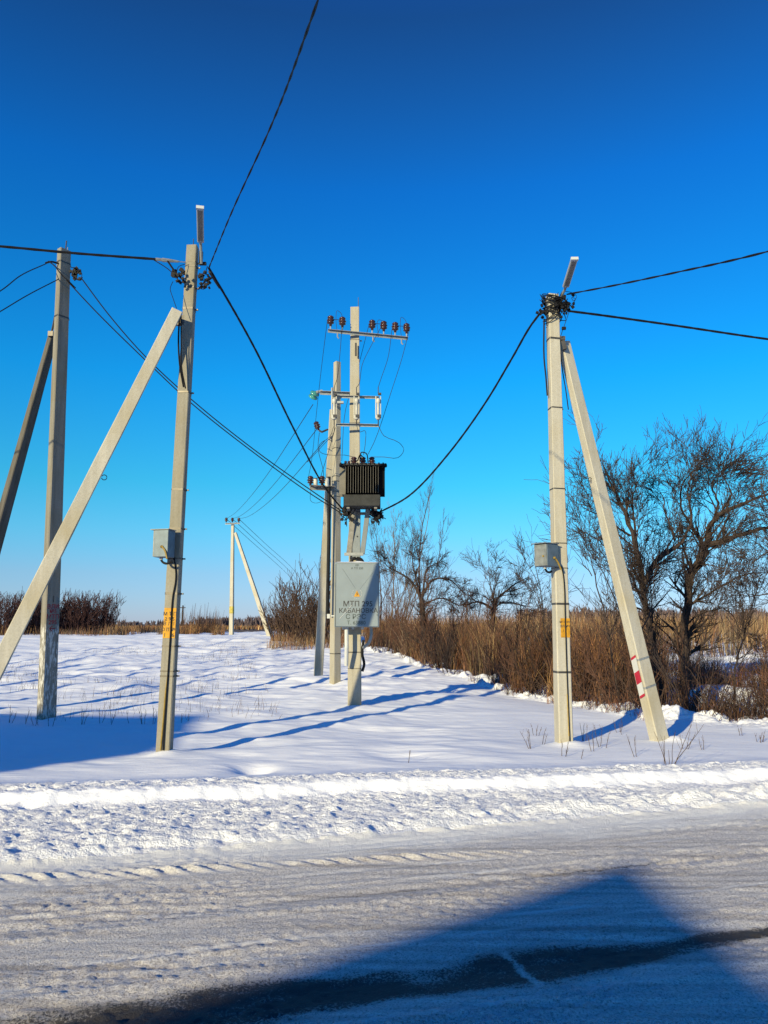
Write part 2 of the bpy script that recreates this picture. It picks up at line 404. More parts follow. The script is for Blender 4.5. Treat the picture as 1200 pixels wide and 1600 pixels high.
# ------------------------------------------------------------------ mesh helpers
def frame(d, up=Vector((0, 0, 1))):
    d = d.normalized()
    a = d.cross(up)
    if a.length < 1e-4:
        a = Vector((1, 0, 0))
    a.normalize()
    b = a.cross(d).normalized()
    return a, b, d
class MB:
    def __init__(s):
        s.v = []; s.f = []
    def box(s, c, h, rot=None):
        i = len(s.v); c = Vector(c)
        for z in (-1, 1):
            for x, y in ((-1, -1), (1, -1), (1, 1), (-1, 1)):
                q = Vector((x * h[0], y * h[1], z * h[2]))
                if rot is not None: q = rot @ q
                s.v.append(c + q)
        for f in ((3, 2, 1, 0), (4, 5, 6, 7), (0, 1, 5, 4), (1, 2, 6, 5), (2, 3, 7, 6), (3, 0, 4, 7)):
            s.f.append(tuple(i + k for k in f))
        return s
    def bbox(s, c, h, bev=.006, rot=None):
        """box with bevelled vertical and horizontal edges"""
        i = len(s.v); c = Vector(c); hx, hy, hz_ = h; b = bev
        rings = [(-hz_, b), (-hz_ + b, 0), (hz_ - b, 0), (hz_, b)]
        for z, ins in rings:
            x, y = hx - ins, hy - ins
            for q in ((-x + b, -y), (x - b, -y), (x, -y + b), (x, y - b), (x - b, y), (-x + b, y), (-x, y - b), (-x, -y + b)):
                p = Vector((q[0], q[1], z))
                if rot is not None: p = rot @ p
                s.v.append(c + p)
        for k in range(3):
            for j in range(8):
                a = i + k * 8 + j; a2 = i + k * 8 + (j + 1) % 8
                s.f.append((a, a2, a2 + 8, a + 8))
        s.f.append(tuple(i + 7 - k for k in range(8)))
        s.f.append(tuple(i + 24 + k for k in range(8)))
        return s
    def tube(s, pts, rad, n=6, cap=True):
        pts = [Vector(p) for p in pts]
        if not hasattr(rad, '__len__'): rad = [rad] * len(pts)
        i0 = len(s.v); m = len(pts)
        ref = None
        for k, p in enumerate(pts):
            d = (pts[min(k + 1, m - 1)] - pts[max(k - 1, 0)])
            if d.length < 1e-9: d = Vector((0, 0, 1))
            d.normalize()
            if ref is None:
                ref = Vector((0, 0, 1)) if abs(d.z) < .9 else Vector((1, 0, 0))
            a = d.cross(ref)
            if a.length < 1e-5:
                a = d.cross(Vector((.3, .9, .2)))
            a.normalize(); b = d.cross(a)
            ref = -b if False else ref
            for j in range(n):
                t = 2 * math.pi * j / n
                s.v.append(p + a * (rad[k] * math.cos(t)) + b * (rad[k] * math.sin(t)))
        for k in range(m - 1):
            for j in range(n):
                a = i0 + k * n + j; b = i0 + k * n + (j + 1) % n
                s.f.append((a, b, b + n, a + n))
        if cap:
            s.f.append(tuple(i0 + j for j in range(n))[::-1])
            s.f.append(tuple(i0 + (m - 1) * n + j for j in range(n)))
        return s
    def lathe(s, base, axis, prof, n=12):
        a, b, d = frame(Vector(axis))
        i0 = len(s.v); base = Vector(base)
        for r, z in prof:
            for j in range(n):
                t = 2 * math.pi * j / n
                s.v.append(base + d * z + a * r * math.cos(t) + b * r * math.sin(t))
        m = len(prof)
        for k in range(m - 1):
            for j in range(n):
                q = i0 + k * n + j; q2 = i0 + k * n + (j + 1) % n
                s.f.append((q, q2, q2 + n, q + n))
        s.f.append(tuple(i0 + j for j in range(n))[::-1])
        s.f.append(tuple(i0 + (m - 1) * n + j for j in range(n)))
        return s
    def prism(s, poly, off):
        """closed polygon extruded by off"""
        i = len(s.v); k = len(poly); off = Vector(off)
        for p in poly: s.v.append(Vector(p))
        for p in poly: s.v.append(Vector(p) + off)
        s.f.append(tuple(i + j for j in range(k))[::-1])
        s.f.append(tuple(i + k + j for j in range(k)))
        for j in range(k):
            s.f.append((i + j, i + (j + 1) % k, i + k + (j + 1) % k, i + k + j))
        return s
    def build(s, name, mat, parent=None, smooth=False):
        o0 = Vector(parent.matrix_world.translation) if parent is not None and False else (Vector(parent['_org']) if parent is not None else Vector((0, 0, 0)))
        me = bpy.data.meshes.new(name)
        me.from_pydata([tuple(p - o0) for p in s.v], [], s.f)
        me.materials.append(mat)
        if smooth:
            me.polygons.foreach_set('use_smooth', [True] * len(me.polygons))
        me.update()
        ob = bpy.data.objects.new(name, me)
        col.objects.link(ob)
        ob['_org'] = tuple(o0)
        if parent is not None: ob.parent = parent
        return ob
def thing(name, loc, label, cat, group=None):
    o = bpy.data.objects.new(name, None)
    o.empty_display_size = .2
    o.location = loc
    o['_org'] = tuple(loc)
    o['label'] = label; o['category'] = cat
    if group: o['group'] = group
    col.objects.link(o)
    return o
def tag(o, label, cat, group=None, kind=None):
    if label: o['label'] = label
    if cat: o['category'] = cat
    if group: o['group'] = group
    if kind: o['kind'] = kind
    return o
def fast_mesh(name, verts, quads, mat, smooth=False):
    me = bpy.data.meshes.new(name)
    verts = np.asarray(verts, dtype=np.float32); quads = np.asarray(quads, dtype=np.int32)
    k = quads.shape[1]
    me.vertices.add(len(verts)); me.vertices.foreach_set('co', verts.ravel())
    me.loops.add(quads.size); me.loops.foreach_set('vertex_index', quads.ravel())
    me.polygons.add(len(quads))
    me.polygons.foreach_set('loop_start', np.arange(0, quads.size, k, dtype=np.int32))
    me.polygons.foreach_set('loop_total', np.full(len(quads), k, dtype=np.int32))
    if smooth: me.polygons.foreach_set('use_smooth', np.ones(len(quads), dtype=bool))
    me.update(calc_edges=True)
    me.materials.append(mat)
    return me

# ------------------------------------------------------------------ pole layout (needed for snow mounds)
def on_ground(px, py, Y):
    p = P(px, py, Y); return p
FEET = {
    'L': P(257, 1178, 10.7), 'R': P(880, 1162, 11.5), 'C': P(555, 1106, 16.3), 'M': P(523, 1064, 21.3),
    'P2': P(73, 1114, 14.5), 'RS': P(1034, 1150, 11.95), 'MS': P(496, 1053, 23.6),
    'LS': Vector((-5.4, 9.7, 0)), 'P2S': P(-85, 1116, 14.6), 'F': P(362, 991, 62), 'FS': P(425, 991, 58)}
for k, p in FEET.items():
    p.z = hz(p.x, p.y)
MOUNDS += [(FEET['L'].x + .06, FEET['L'].y - .02, .22, .06), (FEET['R'].x + .1, FEET['R'].y - .05, .24, .06),
           (FEET['C'].x + .05, FEET['C'].y - .1, .35, .05), (FEET['RS'].x + .2, FEET['RS'].y, .2, .07),
           (FEET['M'].x + .3, FEET['M'].y, .35, .09), (FEET['MS'].x + .3, FEET['MS'].y, .3, .08),
           (FEET['P2'].x - .9, FEET['P2'].y - .1, .6, .10), (P(405, 1212, 9.9).x, 9.55, .22, -.12), (P(385, 1215, 9.9).x - .5, 9.6, .5, .04)]
for k, p in FEET.items():
    p.z = hz(p.x, p.y)

# ------------------------------------------------------------------ ground sheets
def graded(a, b, s0, g):
    out = [a]; s = s0
    while out[-1] < b:
        out.append(out[-1] + s); s *= g
    return out
xs_pos = list(np.arange(0, 4.6, .021)) ; xs_pos = xs_pos[:-1] + graded(xs_pos[-1], 14, .022, 1.012)
xs_pos = xs_pos[:-1] + graded(xs_pos[-1], 3500, .12, 1.09)
xs = np.array(sorted([-v for v in xs_pos[1:]] + xs_pos))
ys = list(np.arange(2.9, 9.6, .018)); ys = ys[:-1] + graded(ys[-1], 24, .018, 1.0035)
ys = ys[:-1] + graded(ys[-1], 75, .075, 1.006)
ys = ys[:-1] + graded(ys[-1], 6000, .5, 1.10)
yb = graded(0, 60, .05, 1.12)
ys = np.array(sorted([2.9 - v for v in yb[1:]] + ys))
XX, YY = np.meshgrid(xs, ys)
ZZ = H(XX, YY)
nx, ny = len(xs), len(ys)
V = np.stack([XX, YY, ZZ], -1).reshape(-1, 3)
ii = np.arange(nx * ny).reshape(ny, nx)
Q = np.stack([ii[:-1, :-1], ii[:-1, 1:], ii[1:, 1:], ii[1:, :-1]], -1).reshape(-1, 4)
cx = (XX[:-1, :-1] + XX[1:, 1:]).ravel() / 2; cy = (YY[:-1, :-1] + YY[1:, 1:]).ravel() / 2
cv = road_v(cx, cy)
isroad = (cv < 6.55) & (cv > -2.6)
def sub(sel, name, mat):
    q = Q[sel]; used = np.unique(q)
    mp = np.full(len(V), -1, dtype=np.int64); mp[used] = np.arange(len(used))
    me = fast_mesh(name, V[used], mp[q], mat, True)
    o = bpy.data.objects.new(name, me); col.objects.link(o)
    return o, used
so, us = sub(~isroad, 'snow_field', M['snow'])
so['kind'] = 'structure'
X_, Y_ = V[us, 0], V[us, 1]
d_ = Y_ - ybound(X_)
soil = .40 * sstep(.6, 3.0, d_) * sstep(12, 13.5, Y_) * (1 - sstep(50, 70, Y_))
soil = soil + sstep(78, 92, Y_ + 6 * fbm(X_ / 20, Y_ / 9, 91, 3)) * 1.1
soil = soil + .35 * gauss(Y_ - 72 - 3 * vnoise(X_ / 6, X_ * 0, 92), 4.0)
at = so.data.attributes.new('soil', 'FLOAT', 'POINT'); at.data.foreach_set('value', soil.astype(np.float32))
sf_ = Y_ - (7.99 + .15 * X_ + .10 * fbm(X_ / 1.5, X_ * 0 + 2, 41, 3))
churn_ = (1 - sstep(.35, 1.0, sf_ + .3 * fbm(X_ / .5, Y_ / .3, 43, 3))) * (1 - .8 * gauss(sf_, .13)) * (Y_ > 0) + .5 * gauss(Y_ - ybound(X_), 1.0) * (Y_ > 12)
at = so.data.attributes.new('churn', 'FLOAT', 'POINT'); at.data.foreach_set('value', churn_.astype(np.float32))
ro, us = sub(isroad, 'road', M['road'])
ro['kind'] = 'structure'
X_, Y_ = V[us, 0], V[us, 1]
v_ = road_v(X_, Y_); u_ = X_ + .3 * Y_
wv_ = v_ + .05 * fbm(u_ / 2.0, u_ * 0 + 7, 71, 2)
wide = .165 + .12 * fbm(u_ / 1.6, u_ * 0 + 3, 93, 3)
asp = 1.0 * (1 - sstep(wide * .35, wide * 1.6, np.abs(wv_ - 3.95 + .05 * fbm(u_ / .25, v_ / .1, 98, 3)))) * np.clip(.98 + .6 * fbm(u_ / .5, v_ / .1, 94, 3), 0, 1)
# a strip of snow dropped across the wheel track
asp = asp * (1 - .75 * gauss(u_ - 1.93 + .02 * fbm(u_ / .1, v_ / .1, 99, 2), .022) * (v_ > 3.72))
asp = np.maximum(asp, .62 * gauss(wv_ - 5.24, .035) * np.clip(.7 + 1.6 * fbm(u_ / 1.2, u_ * 0, 95, 2), 0, 1))
asp = np.maximum(asp, .9 * gauss(wv_ - 2.4, .25)); asp = np.maximum(asp, .9 * gauss(wv_ - .9, .25))
asp = asp + .09 * np.clip(fbm(u_ / 2.2, v_ / .22, 96, 3), -.5, 1) * sstep(6.0, 5.6, v_)
at = ro.data.attributes.new('asphalt', 'FLOAT', 'POINT'); at.data.foreach_set('value', asp.astype(np.float32))
cln = sstep(5.75, 6.45, v_ + .25 * fbm(u_ / .4, v_ / .12, 97, 3))
for c0, sd in ((5.44, 301), (4.62, 303), (4.42, 305), (3.62, 307), (5.72, 309)):
    cln = np.maximum(cln, .75 * gauss(wv_ - c0 - .03 * fbm(u_ / 1.5, u_ * 0, sd, 2), .016) * np.clip(.45 + 1.8 * fbm(u_ / .6, u_ * 0 + 5, sd + 1, 3), 0, 1))
at = ro.data.attributes.new('clean', 'FLOAT', 'POINT'); at.data.foreach_set('value', cln.astype(np.float32))

# ------------------------------------------------------------------ concrete poles
class Pole:
    """tapered reinforced-concrete post: chamfered trapezoid section, frame kept for fittings"""
    def __init__(s, base, top, w0, w1, face, depth=1.0, back=.8):
        s.base = Vector(base); s.top = Vector(top); s.w0 = w0; s.w1 = w1; s.dk = depth; s.back = back
        ax = (s.top - s.base).normalized()
        f = Vector((face[0], face[1], 0)); f = (f - ax * f.dot(ax)).normalized()
        s.ax = ax; s.f = f; s.r = f.cross(ax).normalized() * -1   # r: to the right when looking at the face
        s.len = (s.top - s.base).length
    def w(s, t): return s.w0 + (s.w1 - s.w0) * t
    def at(s, t): return s.base.lerp(s.top, t)
    def tz(s, z): return (z - s.base.z) / (s.top.z - s.base.z)
    def section(s, t, grow=0.0):
        w_ = s.w(t) / 2; d = w_ * s.dk; b = w_ * s.back; c = .12 * w_
        pts = [(-w_ + c, d), (w_ - c, d), (w_, d - c), (b, -d + c), (b - c, -d), (-b + c, -d), (-b, -d + c), (-w_, d - c)]
        o = s.at(t)
        res = []
        for x, y in pts:
            g = math.hypot(x, y); k = (g + grow) / g
            res.append(o + s.r * (x * k) + s.f * (y * k))
        return res
    def front(s, t, x=0.0, out=0.004):
        """point on the front face, x from -1..1 across"""
        return s.at(t) + s.r * (x * s.w(t) / 2) + s.f * (s.w(t) / 2 * s.dk + out)
    def mesh(s, mb, t0=0.0, t1=1.0, nseg=14, jit=.0025, seed=1):
        rr = random.Random(seed); i0 = len(mb.v)
        for k in range(nseg + 1):
            t = t0 + (t1 - t0) * k / nseg
            for p in s.section(t):
                j = 0 if k in (0, nseg) else jit
                mb.v.append(p + s.r * rr.uniform(-j, j) + s.f * rr.uniform(-j, j))
        for k in range(nseg):
            for j in range(8):
                a = i0 + k * 8 + j; b = i0 + k * 8 + (j + 1) % 8
                mb.f.append((b, a, a + 8, b + 8))
        mb.f.append(tuple(i0 + j for j in range(8)))
        mb.f.append(tuple(i0 + nseg * 8 + j for j in range(8))[::-1])
    def band(s, mb, t, hgt=.022, grow=.005, tail=True):
        dt = hgt / s.len; i0 = len(mb.v)
        for tt in (t, t + dt):
            for g in (grow,):
                mb.v.extend(s.section(tt, g))
        for j in range(8):
            a = i0 + j; b = i0 + (j + 1) % 8
            mb.f.append((b, a, a + 8, b + 8))
        mb.f.append(tuple(i0 + j for j in range(8)))
        mb.f.append(tuple(i0 + 8 + j for j in range(8))[::-1])
        if tail:
            e = s.at(t) + s.r * (s.w(t) / 2 + .005)
            mb.box(e + s.r * .02 + s.ax * (hgt / 2), (.022, .012, .010), Matrix((s.r, s.f, s.ax)).transposed())

def text_mesh(name, txt, size, origin, right, up, mat, parent, align='CENTER', bold=.0):
    cu = bpy.data.curves.new('lettering', 'FONT')
    cu.body = txt; cu.size = size; cu.align_x = align; cu.extrude = .0008; cu.offset = bold * size
    cu.resolution_u = 3
    to = bpy.data.objects.new('lettering', cu); col.objects.link(to)
    bpy.context.view_layer.update()
    me = bpy.data.meshes.new_from_object(to.evaluated_get(bpy.context.evaluated_depsgraph_get()))
    bpy.data.objects.remove(to); bpy.data.curves.remove(cu)
    right = Vector(right).normalized(); up = Vector(up).normalized(); nrm = right.cross(up)
    o0 = Vector(parent['_org'])
    mat4 = Matrix((right, up, nrm)).transposed().to_4x4()
    me.transform(Matrix.Translation(Vector(origin) - o0) @ mat4)
    me.materials.clear(); me.materials.append(mat)
    me.name = name
    ob = bpy.data.objects.new(name, me); col.objects.link(ob); ob.parent = parent; ob['_org'] = tuple(o0)
    return ob

def hook(mb, p, d, r=.03, th=.005):
    """small lifting loop"""
    a, b, dd = frame(Vector(d))
    pts = [Vector(p) + dd * (r + r * -math.cos(t)) + b * (r * math.sin(t)) for t in [k * math.pi / 5 for k in range(0, 10)]]
    mb.tube(pts, th, 5)

def catenary(a, b, sag, n=24):
    a = Vector(a); b = Vector(b)
    return [a.lerp(b, k / n) - Vector((0, 0, sag * 4 * (k / n) * (1 - k / n))) for k in range(n + 1)]
def through(pts, n=28):
    """smooth curve through points (centripetal Catmull-Rom)"""
    pts = [Vector(p) for p in pts]
    q = [pts[0] * 2 - pts[1]] + pts + [pts[-1] * 2 - pts[-2]]
    out = []
    m = max(2, n // (len(pts) - 1))
    for i in range(1, len(q) - 2):
        p0, p1, p2, p3 = q[i - 1], q[i], q[i + 1], q[i + 2]
        t0 = 0.0; t1 = t0 + max(1e-4, (p1 - p0).length ** .75); t2 = t1 + max(1e-4, (p2 - p1).length ** .75); t3 = t2 + max(1e-4, (p3 - p2).length ** .75)
        for k in range(m):
            t = t1 + (t2 - t1) * k / m
            a1 = p0 * ((t1 - t) / (t1 - t0)) + p1 * ((t - t0) / (t1 - t0)); a2 = p1 * ((t2 - t) / (t2 - t1)) + p2 * ((t - t1) / (t2 - t1)); a3 = p2 * ((t3 - t) / (t3 - t2)) + p3 * ((t - t2) / (t3 - t2))
            b1 = a1 * ((t2 - t) / (t2 - t0)) + a2 * ((t - t0) / (t2 - t0)); b2 = a2 * ((t3 - t) / (t3 - t1)) + a3 * ((t - t1) / (t3 - t1))
            out.append(b1 * ((t2 - t) / (t2 - t1)) + b2 * ((t - t1) / (t2 - t1)))
    out.append(pts[-1])
    return out
def twisted(mb, pts, r_strand, n_strand, pitch, r_off=None, sides=5):
    """bundle of insulated conductors wound round each other"""
    if r_off is None: r_off = r_strand * .8
    pitch = pitch * 2.2
    dist = [0]
    for k in range(1, len(pts)): dist.append(dist[-1] + (pts[k] - pts[k - 1]).length)
    L = dist[-1]; step = pitch / 8; m = int(L / step)
    fine = []; k = 0
    for i in range(m + 1):
        d = L * i / m
        while k < len(dist) - 2 and dist[k + 1] < d: k += 1
        t = (d - dist[k]) / max(1e-6, dist[k + 1] - dist[k])
        fine.append((pts[k].lerp(pts[k + 1], t), (pts[k + 1] - pts[k]).normalized(), d))
    for s in range(n_strand):
        ph = 2 * math.pi * s / n_strand
        line = []
        for p, dv, d in fine:
            a, b, _ = frame(dv)
            an = ph + 2 * math.pi * d / pitch
            line.append(p + a * (r_off * math.cos(an)) + b * (r_off * math.sin(an)))
        mb.tube(line, r_strand, sides)

POLE_GROUP = None
CAMV = lambda p: (Vector((0, 0, 0)) - Vector((p.x, p.y, 0))).normalized()

# ------------------------------------------------ left roadside pole with strut
def top_pt(px, py, Y): return P(px, py, Y)
TL = top_pt(302, 386, 10.72)
rootL = thing('utility_pole', FEET['L'], 'cream concrete pole with yellow painted patch and a long strut to its left', 'utility pole')
pL = Pole(FEET['L'] - Vector((0, 0, .3)), TL, .195, .155, (-.10, -1))
mb = MB(); pL.mesh(mb, seed=3); mb.build('post', M['concrete'], rootL)
LStop = P(277, 487, 10.45)
pLS = Pole(FEET['LS'] - Vector((0, 0, .2)), LStop, .205, .16, (.28, -1), depth=.9)
mb = MB(); pLS.mesh(mb, seed=4); so_ = mb.build('strut', M['concrete_pale'], rootL)
mb = MB(); hook(mb, pLS.at(.62) + pLS.r * (pLS.w(.62) / 2 - .005), pLS.r, .035, .006); mb.build('lifting_loop', M['band'], so_)
for py, hg in ((407, .012), (414, .012), (447, .02), (481, .03), (612, .022), (765, .02), (826, .014), (873, .014), (929, .03), (1011, .02), (1050, .018), (1058, .022)):
    z = P(285, py, 10.6).z
    mb = MB(); pL.band(mb, pL.tz(z), hg); mb.build('clamp_band', M['band'], rootL)
mb = MB()
mb.box(pL.at(pL.tz(LStop.z) - .006) + pL.r * -.12 + pL.f * .06, (.07, .03, .075)); mb.box(pL.at(pL.tz(LStop.z)) + pL.r * -.16 + pL.f * .05 + Vector((0, 0, -.07)), (.03, .05, .02))
mb.build('strut_bracket', M['band'], rootL)
mb = MB(); mb.tube([TL - Vector((0, 0, .05)), TL + Vector((0, 0, .13))], .006, 6); mb.build('earthing_rod', M['band'], rootL)
# yellow marking and its lettering
def marking(pole, root, z0, z1, x0, x1, lines, mat_txt, size):
    t0, t1 = pole.tz(z0), pole.tz(z1)
    mb = MB()
    poly = [pole.front(t0, x0, .002), pole.front(t0, x1, .002), pole.front(t1, x1, .002), pole.front(t1, x0, .002)]
    mb.prism(poly, pole.f * .003)
    o = mb.build('painted_marking', M['yellow'], root)
    for txt, tt, xx, sz in lines:
        t = t1 + (t0 - t1) * tt
        text_mesh('lettering', txt, sz * .8, pole.front(t, xx, .0065), pole.r, pole.ax, mat_txt, root, bold=.012)
    return o
zA, zB = P(268, 997, 10.58).z, P(268, 950, 10.58).z
marking(pL, rootL, zA, zB, -.93, .93, [('М Т П', .25, 0, .085), ('2 9 5', .42, 0, .085), ('В Л 1', .58, -.05, .085), ('О П №2', .77, .05, .075), ('1    6', .96, .0, .09)], M['ink'], .085)
# conduit running down the face
zc = [(.08, 868), (.35, 880), (.62, 897), (.6, 912), (.35, 930), (.3, 990), (.25, 1060), (.2, 1120), (.18, 1172)]
mb = MB(); mb.tube(through([pL.front(pL.tz(P(268, py, 10.6).z), x, .016) for x, py in zc], 40), .011, 6)
mb.build('cable_run', M['cable'], rootL)
mb = MB(); mb.tube(through([pL.front(pL.tz(P(268, py, 10.6).z), x - .10, .012) for x, py in [(.3, 1058), (.15, 1080), (.05, 1120), (-.1, 1172)]], 14), .010, 6)
mb.build('yellow_conduit', M['yellow_line'], rootL)
mb = MB()
mb.tube(through([P(281, 490, 10.45), P(279, 530, 10.5), P(281, 570, 10.5), P(287, 605, 10.55)], 12), .013, 5)
mb.tube(through([P(283, 490, 10.45), P(283, 535, 10.5), P(284, 575, 10.5), P(290, 607, 10.55)], 12), .010, 5)
mb.build('drop_cable', M['cable'], rootL)
# anchor clamps and connectors at the head of the left pole
mb = MB()
a = P(243, 405, 10.45); b = P(291, 410, 10.6)
d = (b - a); mb.tube([a, a + d * .22], .022, 6); mb.tube([a + d * .22, a + d * .45, a + d * .75], [.03, .026, .014], 6); mb.tube([a + d * .75, b], .008, 5)
mb.build('anchor_clamp', M['galv'], rootL)
mb = MB()
for k in range(26):
    c = P(rng.uniform(268, 290), rng.uniform(420, 442), 10.55 + rng.uniform(-.1, .1))
    mb.box(c, (rng.uniform(.01, .022), .014, rng.uniform(.012, .03)), Matrix.Rotation(rng.uniform(-1, 1), 3, 'Y'))
mb.tube(through([P(262, 408, 10.5), P(274, 425, 10.5), P(290, 442, 10.55)], 8), .014, 5)
mb.tube(through([P(240, 406, 10.45), P(262, 420, 10.5), P(275, 432, 10.5)], 8), .007, 5)
mb.tube(through([P(291, 412, 10.6), P(278, 418, 10.5), P(276, 430, 10.5)], 8), .005, 5)
mb.tube(through([P(270, 440, 10.5), P(266, 452, 10.4), P(270, 465, 10.4), P(276, 482, 10.4)], 10), .005, 5)
mb.build('cable_connectors', M['cable'], rootL)
mb = MB()
for k in range(26):
    c = P(rng.uniform(311, 328), rng.uniform(425, 450), 10.6 + rng.uniform(-.1, .1))
    mb.box(c, (rng.uniform(.01, .022), .014, rng.uniform(.01, .025)), Matrix.Rotation(rng.uniform(-1, 1), 3, 'Y'))
mb.tube(through([P(310, 452, 10.6), P(320, 440, 10.5), P(333, 433, 10.6)], 8), .012, 5)
mb.tube(through([P(310, 448, 10.6), P(318, 452, 10.5), P(320, 440, 10.6), P(312, 436, 10.6)], 10), .006, 5)
mb.tube(through([P(324, 416, 10.6), P(322, 426, 10.5), P(325, 433, 10.6)], 8), .006, 5)
mb.box(P(317, 412, 10.65), (.05, .02, .02)); mb.box(P(314, 402, 10.65), (.025, .025, .09))
mb.build('cable_connectors', M['cable'], rootL)

# ------------------------------------------------ right roadside pole with strut
TR = P(862, 462, 11.5)
rootR = thing('utility_pole', FEET['R'], 'pale concrete pole with tangled cable coils round its head and a strut on its right', 'utility pole')
pR = Pole(FEET['R'] - Vector((0, 0, .3)), TR, .225, .17, (.22, -1), depth=1.0, back=.8)
mb = MB(); pR.mesh(mb, seed=5); mb.build('post', M['concrete_pale'], rootR)
RStop = P(880, 535, 11.62)
pRS = Pole(FEET['RS'] - Vector((.0, 0, .25)), RStop, .255, .175, (.55, -1), depth=.8)
mb = MB(); pRS.mesh(mb, seed=6); so_ = mb.build('strut', M['concrete_pale'], rootR)
for t in (.16, .225):
    mb = MB(); pRS.band(mb, t, .03); mb.build('clamp_band', M['galv'], so_)
mb = MB(); hook(mb, pRS.at(.66) - pRS.r * (pRS.w(.66) / 2 - .005), -pRS.r, .03, .006); mb.build('lifting_loop', M['band'], so_)
# red and white reflector strip on the strut's left flank
def rs_flank(t, s): 
    return pRS.at(t) - pRS.r * (pRS.w(t) / 2 * (1.0 - .1 * (1 - s)) + .004) + pRS.f * ((s * 2 - 1) * pRS.w(t) * .40 * .62)
ts = [.137 + (.232 - .137) * k / 8 for k in range(9)]
M['refl'] = plain('reflector_red', (.34, .012, .03), .5)
for k0, k1, nm in ((0, .5, 'red_stripe'), (.5, 2.7, 'white_stripe'), (2.7, 5.0, 'red_stripe'), (5.0, 7.5, 'white_stripe'), (7.5, 8, 'red_stripe')):
    t0, t1 = ts[0] + (ts[8] - ts[0]) * k0 / 8, ts[0] + (ts[8] - ts[0]) * k1 / 8
    mb = MB(); mb.prism([rs_flank(t0, 0.0), rs_flank(t0 + .008, 1.0), rs_flank(t1 + .008, 1.0), rs_flank(t1, 0.0)], -pRS.r * .003)
    mb.build(nm, M['refl'] if nm[0] == 'r' else M['white'], rootR)
for py, hg in ((529, .03), (637, .02), (764, .018), (849, .012), (888, .012), (945, .03), (1052, .03)):
    z = P(870, py, 11.4).z
    mb = MB(); pR.band(mb, pR.tz(z), hg); mb.build('clamp_band', M['band'], rootR)
mb = MB(); mb.box(P(877, 530, 11.5), (.05, .06, .03)); mb.box(P(880, 540, 11.5), (.03, .05, .07), Matrix.Rotation(-.25, 3, 'Y')); mb.build('strut_bracket', M['band'], rootR)
zA, zB = P(880, 996, 11.37).z, P(880, 966, 11.37).z
marking(pR, rootR, zA, zB, -.42, .96, [('МТП 295', .25, .26, .056), ('ВЛ №1', .47, .26, .06), ('1', .70, -.05, .06)], M['ink'], .05)
zc = [(-.1, 885), (.15, 898), (.27, 915), (.27, 960), (.28, 1050), (.34, 1110), (.40, 1158)]
mb = MB(); mb.tube(through([pR.front(pR.tz(P(870, py, 11.4).z), x, .012) for x, py in zc], 30), .009, 6); mb.build('cable_run', M['cable'], rootR)
mb = MB(); mb.tube(through([pR.front(pR.tz(P(870, py, 11.4).z), x - .09, .008) for x, py in [(.34, 1085), (.36, 1105), (.42, 1150)]], 14), .009, 6); mb.build('yellow_conduit', M['yellow_line'], rootR)
mb = MB()
mb.tube(through([P(850, 498, 11.4), P(850, 560, 11.45), P(853, 590, 11.45), P(855, 618, 11.45)], 12), .013, 5)
mb.tube(through([P(875, 545, 11.5), P(879, 580, 11.55), P(884, 610, 11.55), P(888, 640, 11.55)], 12), .009, 5)
mb.tube(through([P(889, 488, 11.3), P(883, 505, 11.3), P(876, 525, 11.4)], 8), .005, 5)
mb.box(P(881, 513, 11.3), (.03, .02, .02))
mb.build('drop_cable', M['cable'], rootR)
# wound coils round the head
mb = MB()
for k in range(22):
    z0 = P(862, rng.uniform(466, 503), 11.5).z; ang0 = rng.uniform(0, 6.28); til = rng.uniform(-.10, .10)
    c = pR.at(pR.tz(z0)); rr = rng.uniform(.125, .155)
    pts = []
    for j in range(15):
        t = ang0 + j / 14 * rng.uniform(5.5, 6.4)
        pts.append(c + pR.r * (rr * math.cos(t)) + pR.f * (rr * math.sin(t)) + Vector((0, 0, til * math.cos(t) + .02 * math.sin(2 * t))))
    mb.tube(pts, rng.uniform(.006, .011), 5)
for k in range(14):
    t = k / 14 * 6.28; c = pR.at(.985)
    p0 = c + pR.r * (.12 * math.cos(t)) + pR.f * (.12 * math.sin(t)); p1 = c + pR.r * (.19 * math.cos(t + .1)) + pR.f * (.19 * math.sin(t + .1)) + Vector((0, 0, rng.uniform(.05, .13)))
    p2 = c + pR.r * (.13 * math.cos(t + .3)) + pR.f * (.13 * math.sin(t + .3)) + Vector((0, 0, .0))
    mb.tube([p0, p1, p2], .0045, 4)
mb.build('wound_cable', M['cable'], rootR)
mb = MB()
for k in range(34):
    c = P(rng.gauss(882, 6), rng.gauss(479, 7), 11.45 + rng.uniform(-.12, .12))
    mb.box(c, (rng.uniform(.01, .028), .018, rng.uniform(.01, .03)), Matrix.Rotation(rng.uniform(-1.2, 1.2), 3, 'Y'))
for k in range(12):
    c = P(880, 478, 11.4); 
    pts = [c + Vector((rng.gauss(0, .07), rng.gauss(0, .06), rng.gauss(0, .07))) for _ in range(5)]
    mb.tube(through(pts, 12), .007, 5)
mb.tube(through([P(882, 455, 11.4), P(895, 458, 11.3), P(901, 463, 11.3), P(896, 470, 11.3), P(893, 465, 11.3), P(899, 467, 11.3), P(893, 476, 11.3)], 24), .0045, 4)
for k in range(14):
    c = P(rng.gauss(847, 4), rng.gauss(487, 4), 11.4 + rng.uniform(-.08, .08))
    mb.box(c, (rng.uniform(.01, .025), .018, rng.uniform(.01, .025)), Matrix.Rotation(rng.uniform(-1, 1), 3, 'Y'))
mb.build('cable_connectors', M['cable'], rootR)

